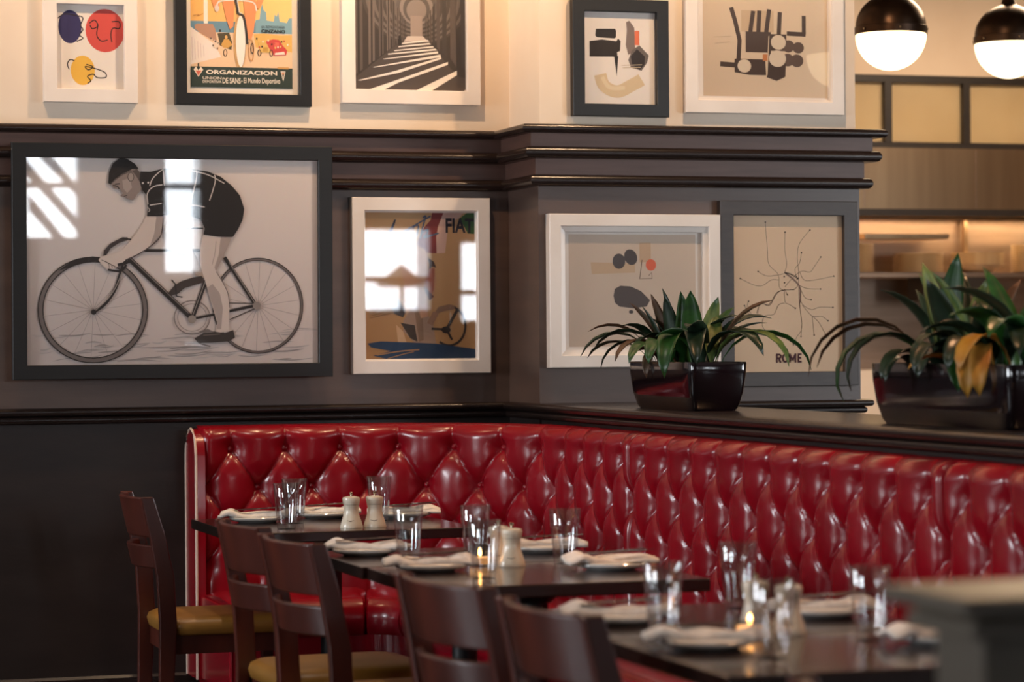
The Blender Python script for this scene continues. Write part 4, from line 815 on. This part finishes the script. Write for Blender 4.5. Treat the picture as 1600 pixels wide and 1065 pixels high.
dish0 = MB().lathe([(0.0, 0.0), (0.07, 0.0), (0.08, 0.003), (0.135, 0.010), (0.136, 0.0125), (0.08, 0.007), (0.0, 0.006)], 24).build('stacked_plate', STONEW, None, smooth=True)
bowl0 = MB().lathe([(0.0, 0.0), (0.06, 0.0), (0.10, 0.02), (0.145, 0.045), (0.147, 0.048), (0.10, 0.026), (0.0, 0.006)], 24).build('stacked_bowl', STONEW, None, smooth=True)
for pr, x, y, n, dz, wh in ((dish0, 6.53, YK + 0.05, 9, 0.0118, 'wide stack above the dark box'), (bowl0, 6.885, YK + 0.05, 7, 0.0105, 'round-sided stack beside the shelf upright'), (dish0, 7.235, YK + 0.05, 13, 0.0118, 'shelf stack cut by the right edge'), (dish0, 6.12, YK + 0.05, 13, 0.0118, 'straight shelf stack near the pier'), (bowl0, 6.02, YK - 0.0, 10, 0.0105, 'shelf stack half hidden by the pier')):
    if 'half hidden' in wh: x, y = 5.86, YK + 0.1
    for k in range(n):
        nm = 'plate' if pr is dish0 else 'bowl'
        od = 'topmost' if k == n - 1 else ORD[k]
        put(pr, x + random.uniform(-.002, .002), y, 1.7005 + k * dz, '%s stoneware %s%s in the %s' % (od, nm, '' if k == n - 1 else (' from the bottom' if k else ''), wh), nm, 'cream stoneware ' + nm + 's in the ' + wh)
# warm strip lamps of the kitchen
def strip(loc, rot, sx, sy, power, col): window_light('kitchen_lamp', loc, rot, sx, sy, power, col)
strip((6.8, YK + 0.1, 2.0), (0, 0, 0), 3.0, 0.12, 17, (1.0, 0.68, 0.36))
strip((6.9, YK + 0.3, 2.36), (PI, 0, 0), 3.4, 0.1, 8, (1.0, 0.78, 0.42))
strip((6.6, 11.6, 3.5), (0, 0, 0), 1.6, 1.0, 85, (1.0, 0.70, 0.44))
def pendant(x, y, z, label):
    t = thing('pendant_lamp', (x, y, z), label, 'lamp', 'bronze and opal globe pendant lamps'); R = 0.1475
    MB().lathe([(0.0, -R)] + [(R * math.cos(a), R * math.sin(a)) for a in [math.radians(-85 + i * 8.5) for i in range(11)]] + [(R * .97, 0.004), (0.0, 0.004)], 40).build('globe', GLOBE, t, smooth=True)
    MB().lathe([(R * 1.01, 0.003), (R * 1.035, 0.003), (R * 1.035, 0.034), (R * 1.01, 0.036)], 40).build('band', BRONZE, t, smooth=True)
    for k in range(6): a = k * PI / 3 + .35; MB().lathe([(0.0, -0.004), (0.005, -0.004), (0.005, 0.004), (0.0, 0.004)], 8).build('screw', NICKEL, t, loc=(R * 1.05 * math.cos(a), R * 1.05 * math.sin(a), 0.018))
    MB().lathe([(R * 1.0, 0.036)] + [(R * 1.0 * math.cos(a), 0.036 + R * .93 * math.sin(a)) for a in [math.radians(8 + i * 8) for i in range(9)]] + [(0.035, 0.036 + R * .92), (0.028, 0.19), (0.024, 0.21), (0.0, 0.21)], 40).build('dome', BRONZE, t, smooth=True)
    MB().lathe([(0.009, 0.20), (0.009, CEIL - z - 0.02), (0.0, CEIL - z - 0.02)], 12).build('rod', BRONZE, t, smooth=True)
    MB().lathe([(0.0, CEIL - z - 0.03), (0.06, CEIL - z - 0.028), (0.065, CEIL - z - 0.001), (0.0, CEIL - z - 0.001)], 24).build('ceiling_rose', BRONZE, t, smooth=True)
pendant(4.945, 10.507, 2.618, 'lit globe pendant lamp with bronze dome, right beside the pier')
pendant(5.605, 10.72, 2.618, 'lit globe pendant lamp with bronze dome at the right edge')
pendant(5.16, 7.98, 2.64, 'lit globe pendant lamp seen only as a reflection in the tan abstract')

# ------------------------------------------------------------------ newel post in the foreground
t = thing('newel_post', (1.49, 2.863, 0), 'blurred grey painted post with moulded cap in the right foreground', 'post')
MB().box(-0.0625, 0.0625, -0.0625, 0.0625, 0.0, 1.012).build('shaft', POSTM, t, bevel=0.004)
m = MB()
for r, z0, z1 in ((0.088, 1.01, 1.03), (0.082, 1.03, 1.04), (0.11, 1.04, 1.06)): m.box(-r, r, -r, r, z0, z1)
m.build('cap', POSTM, t, bevel=0.004)
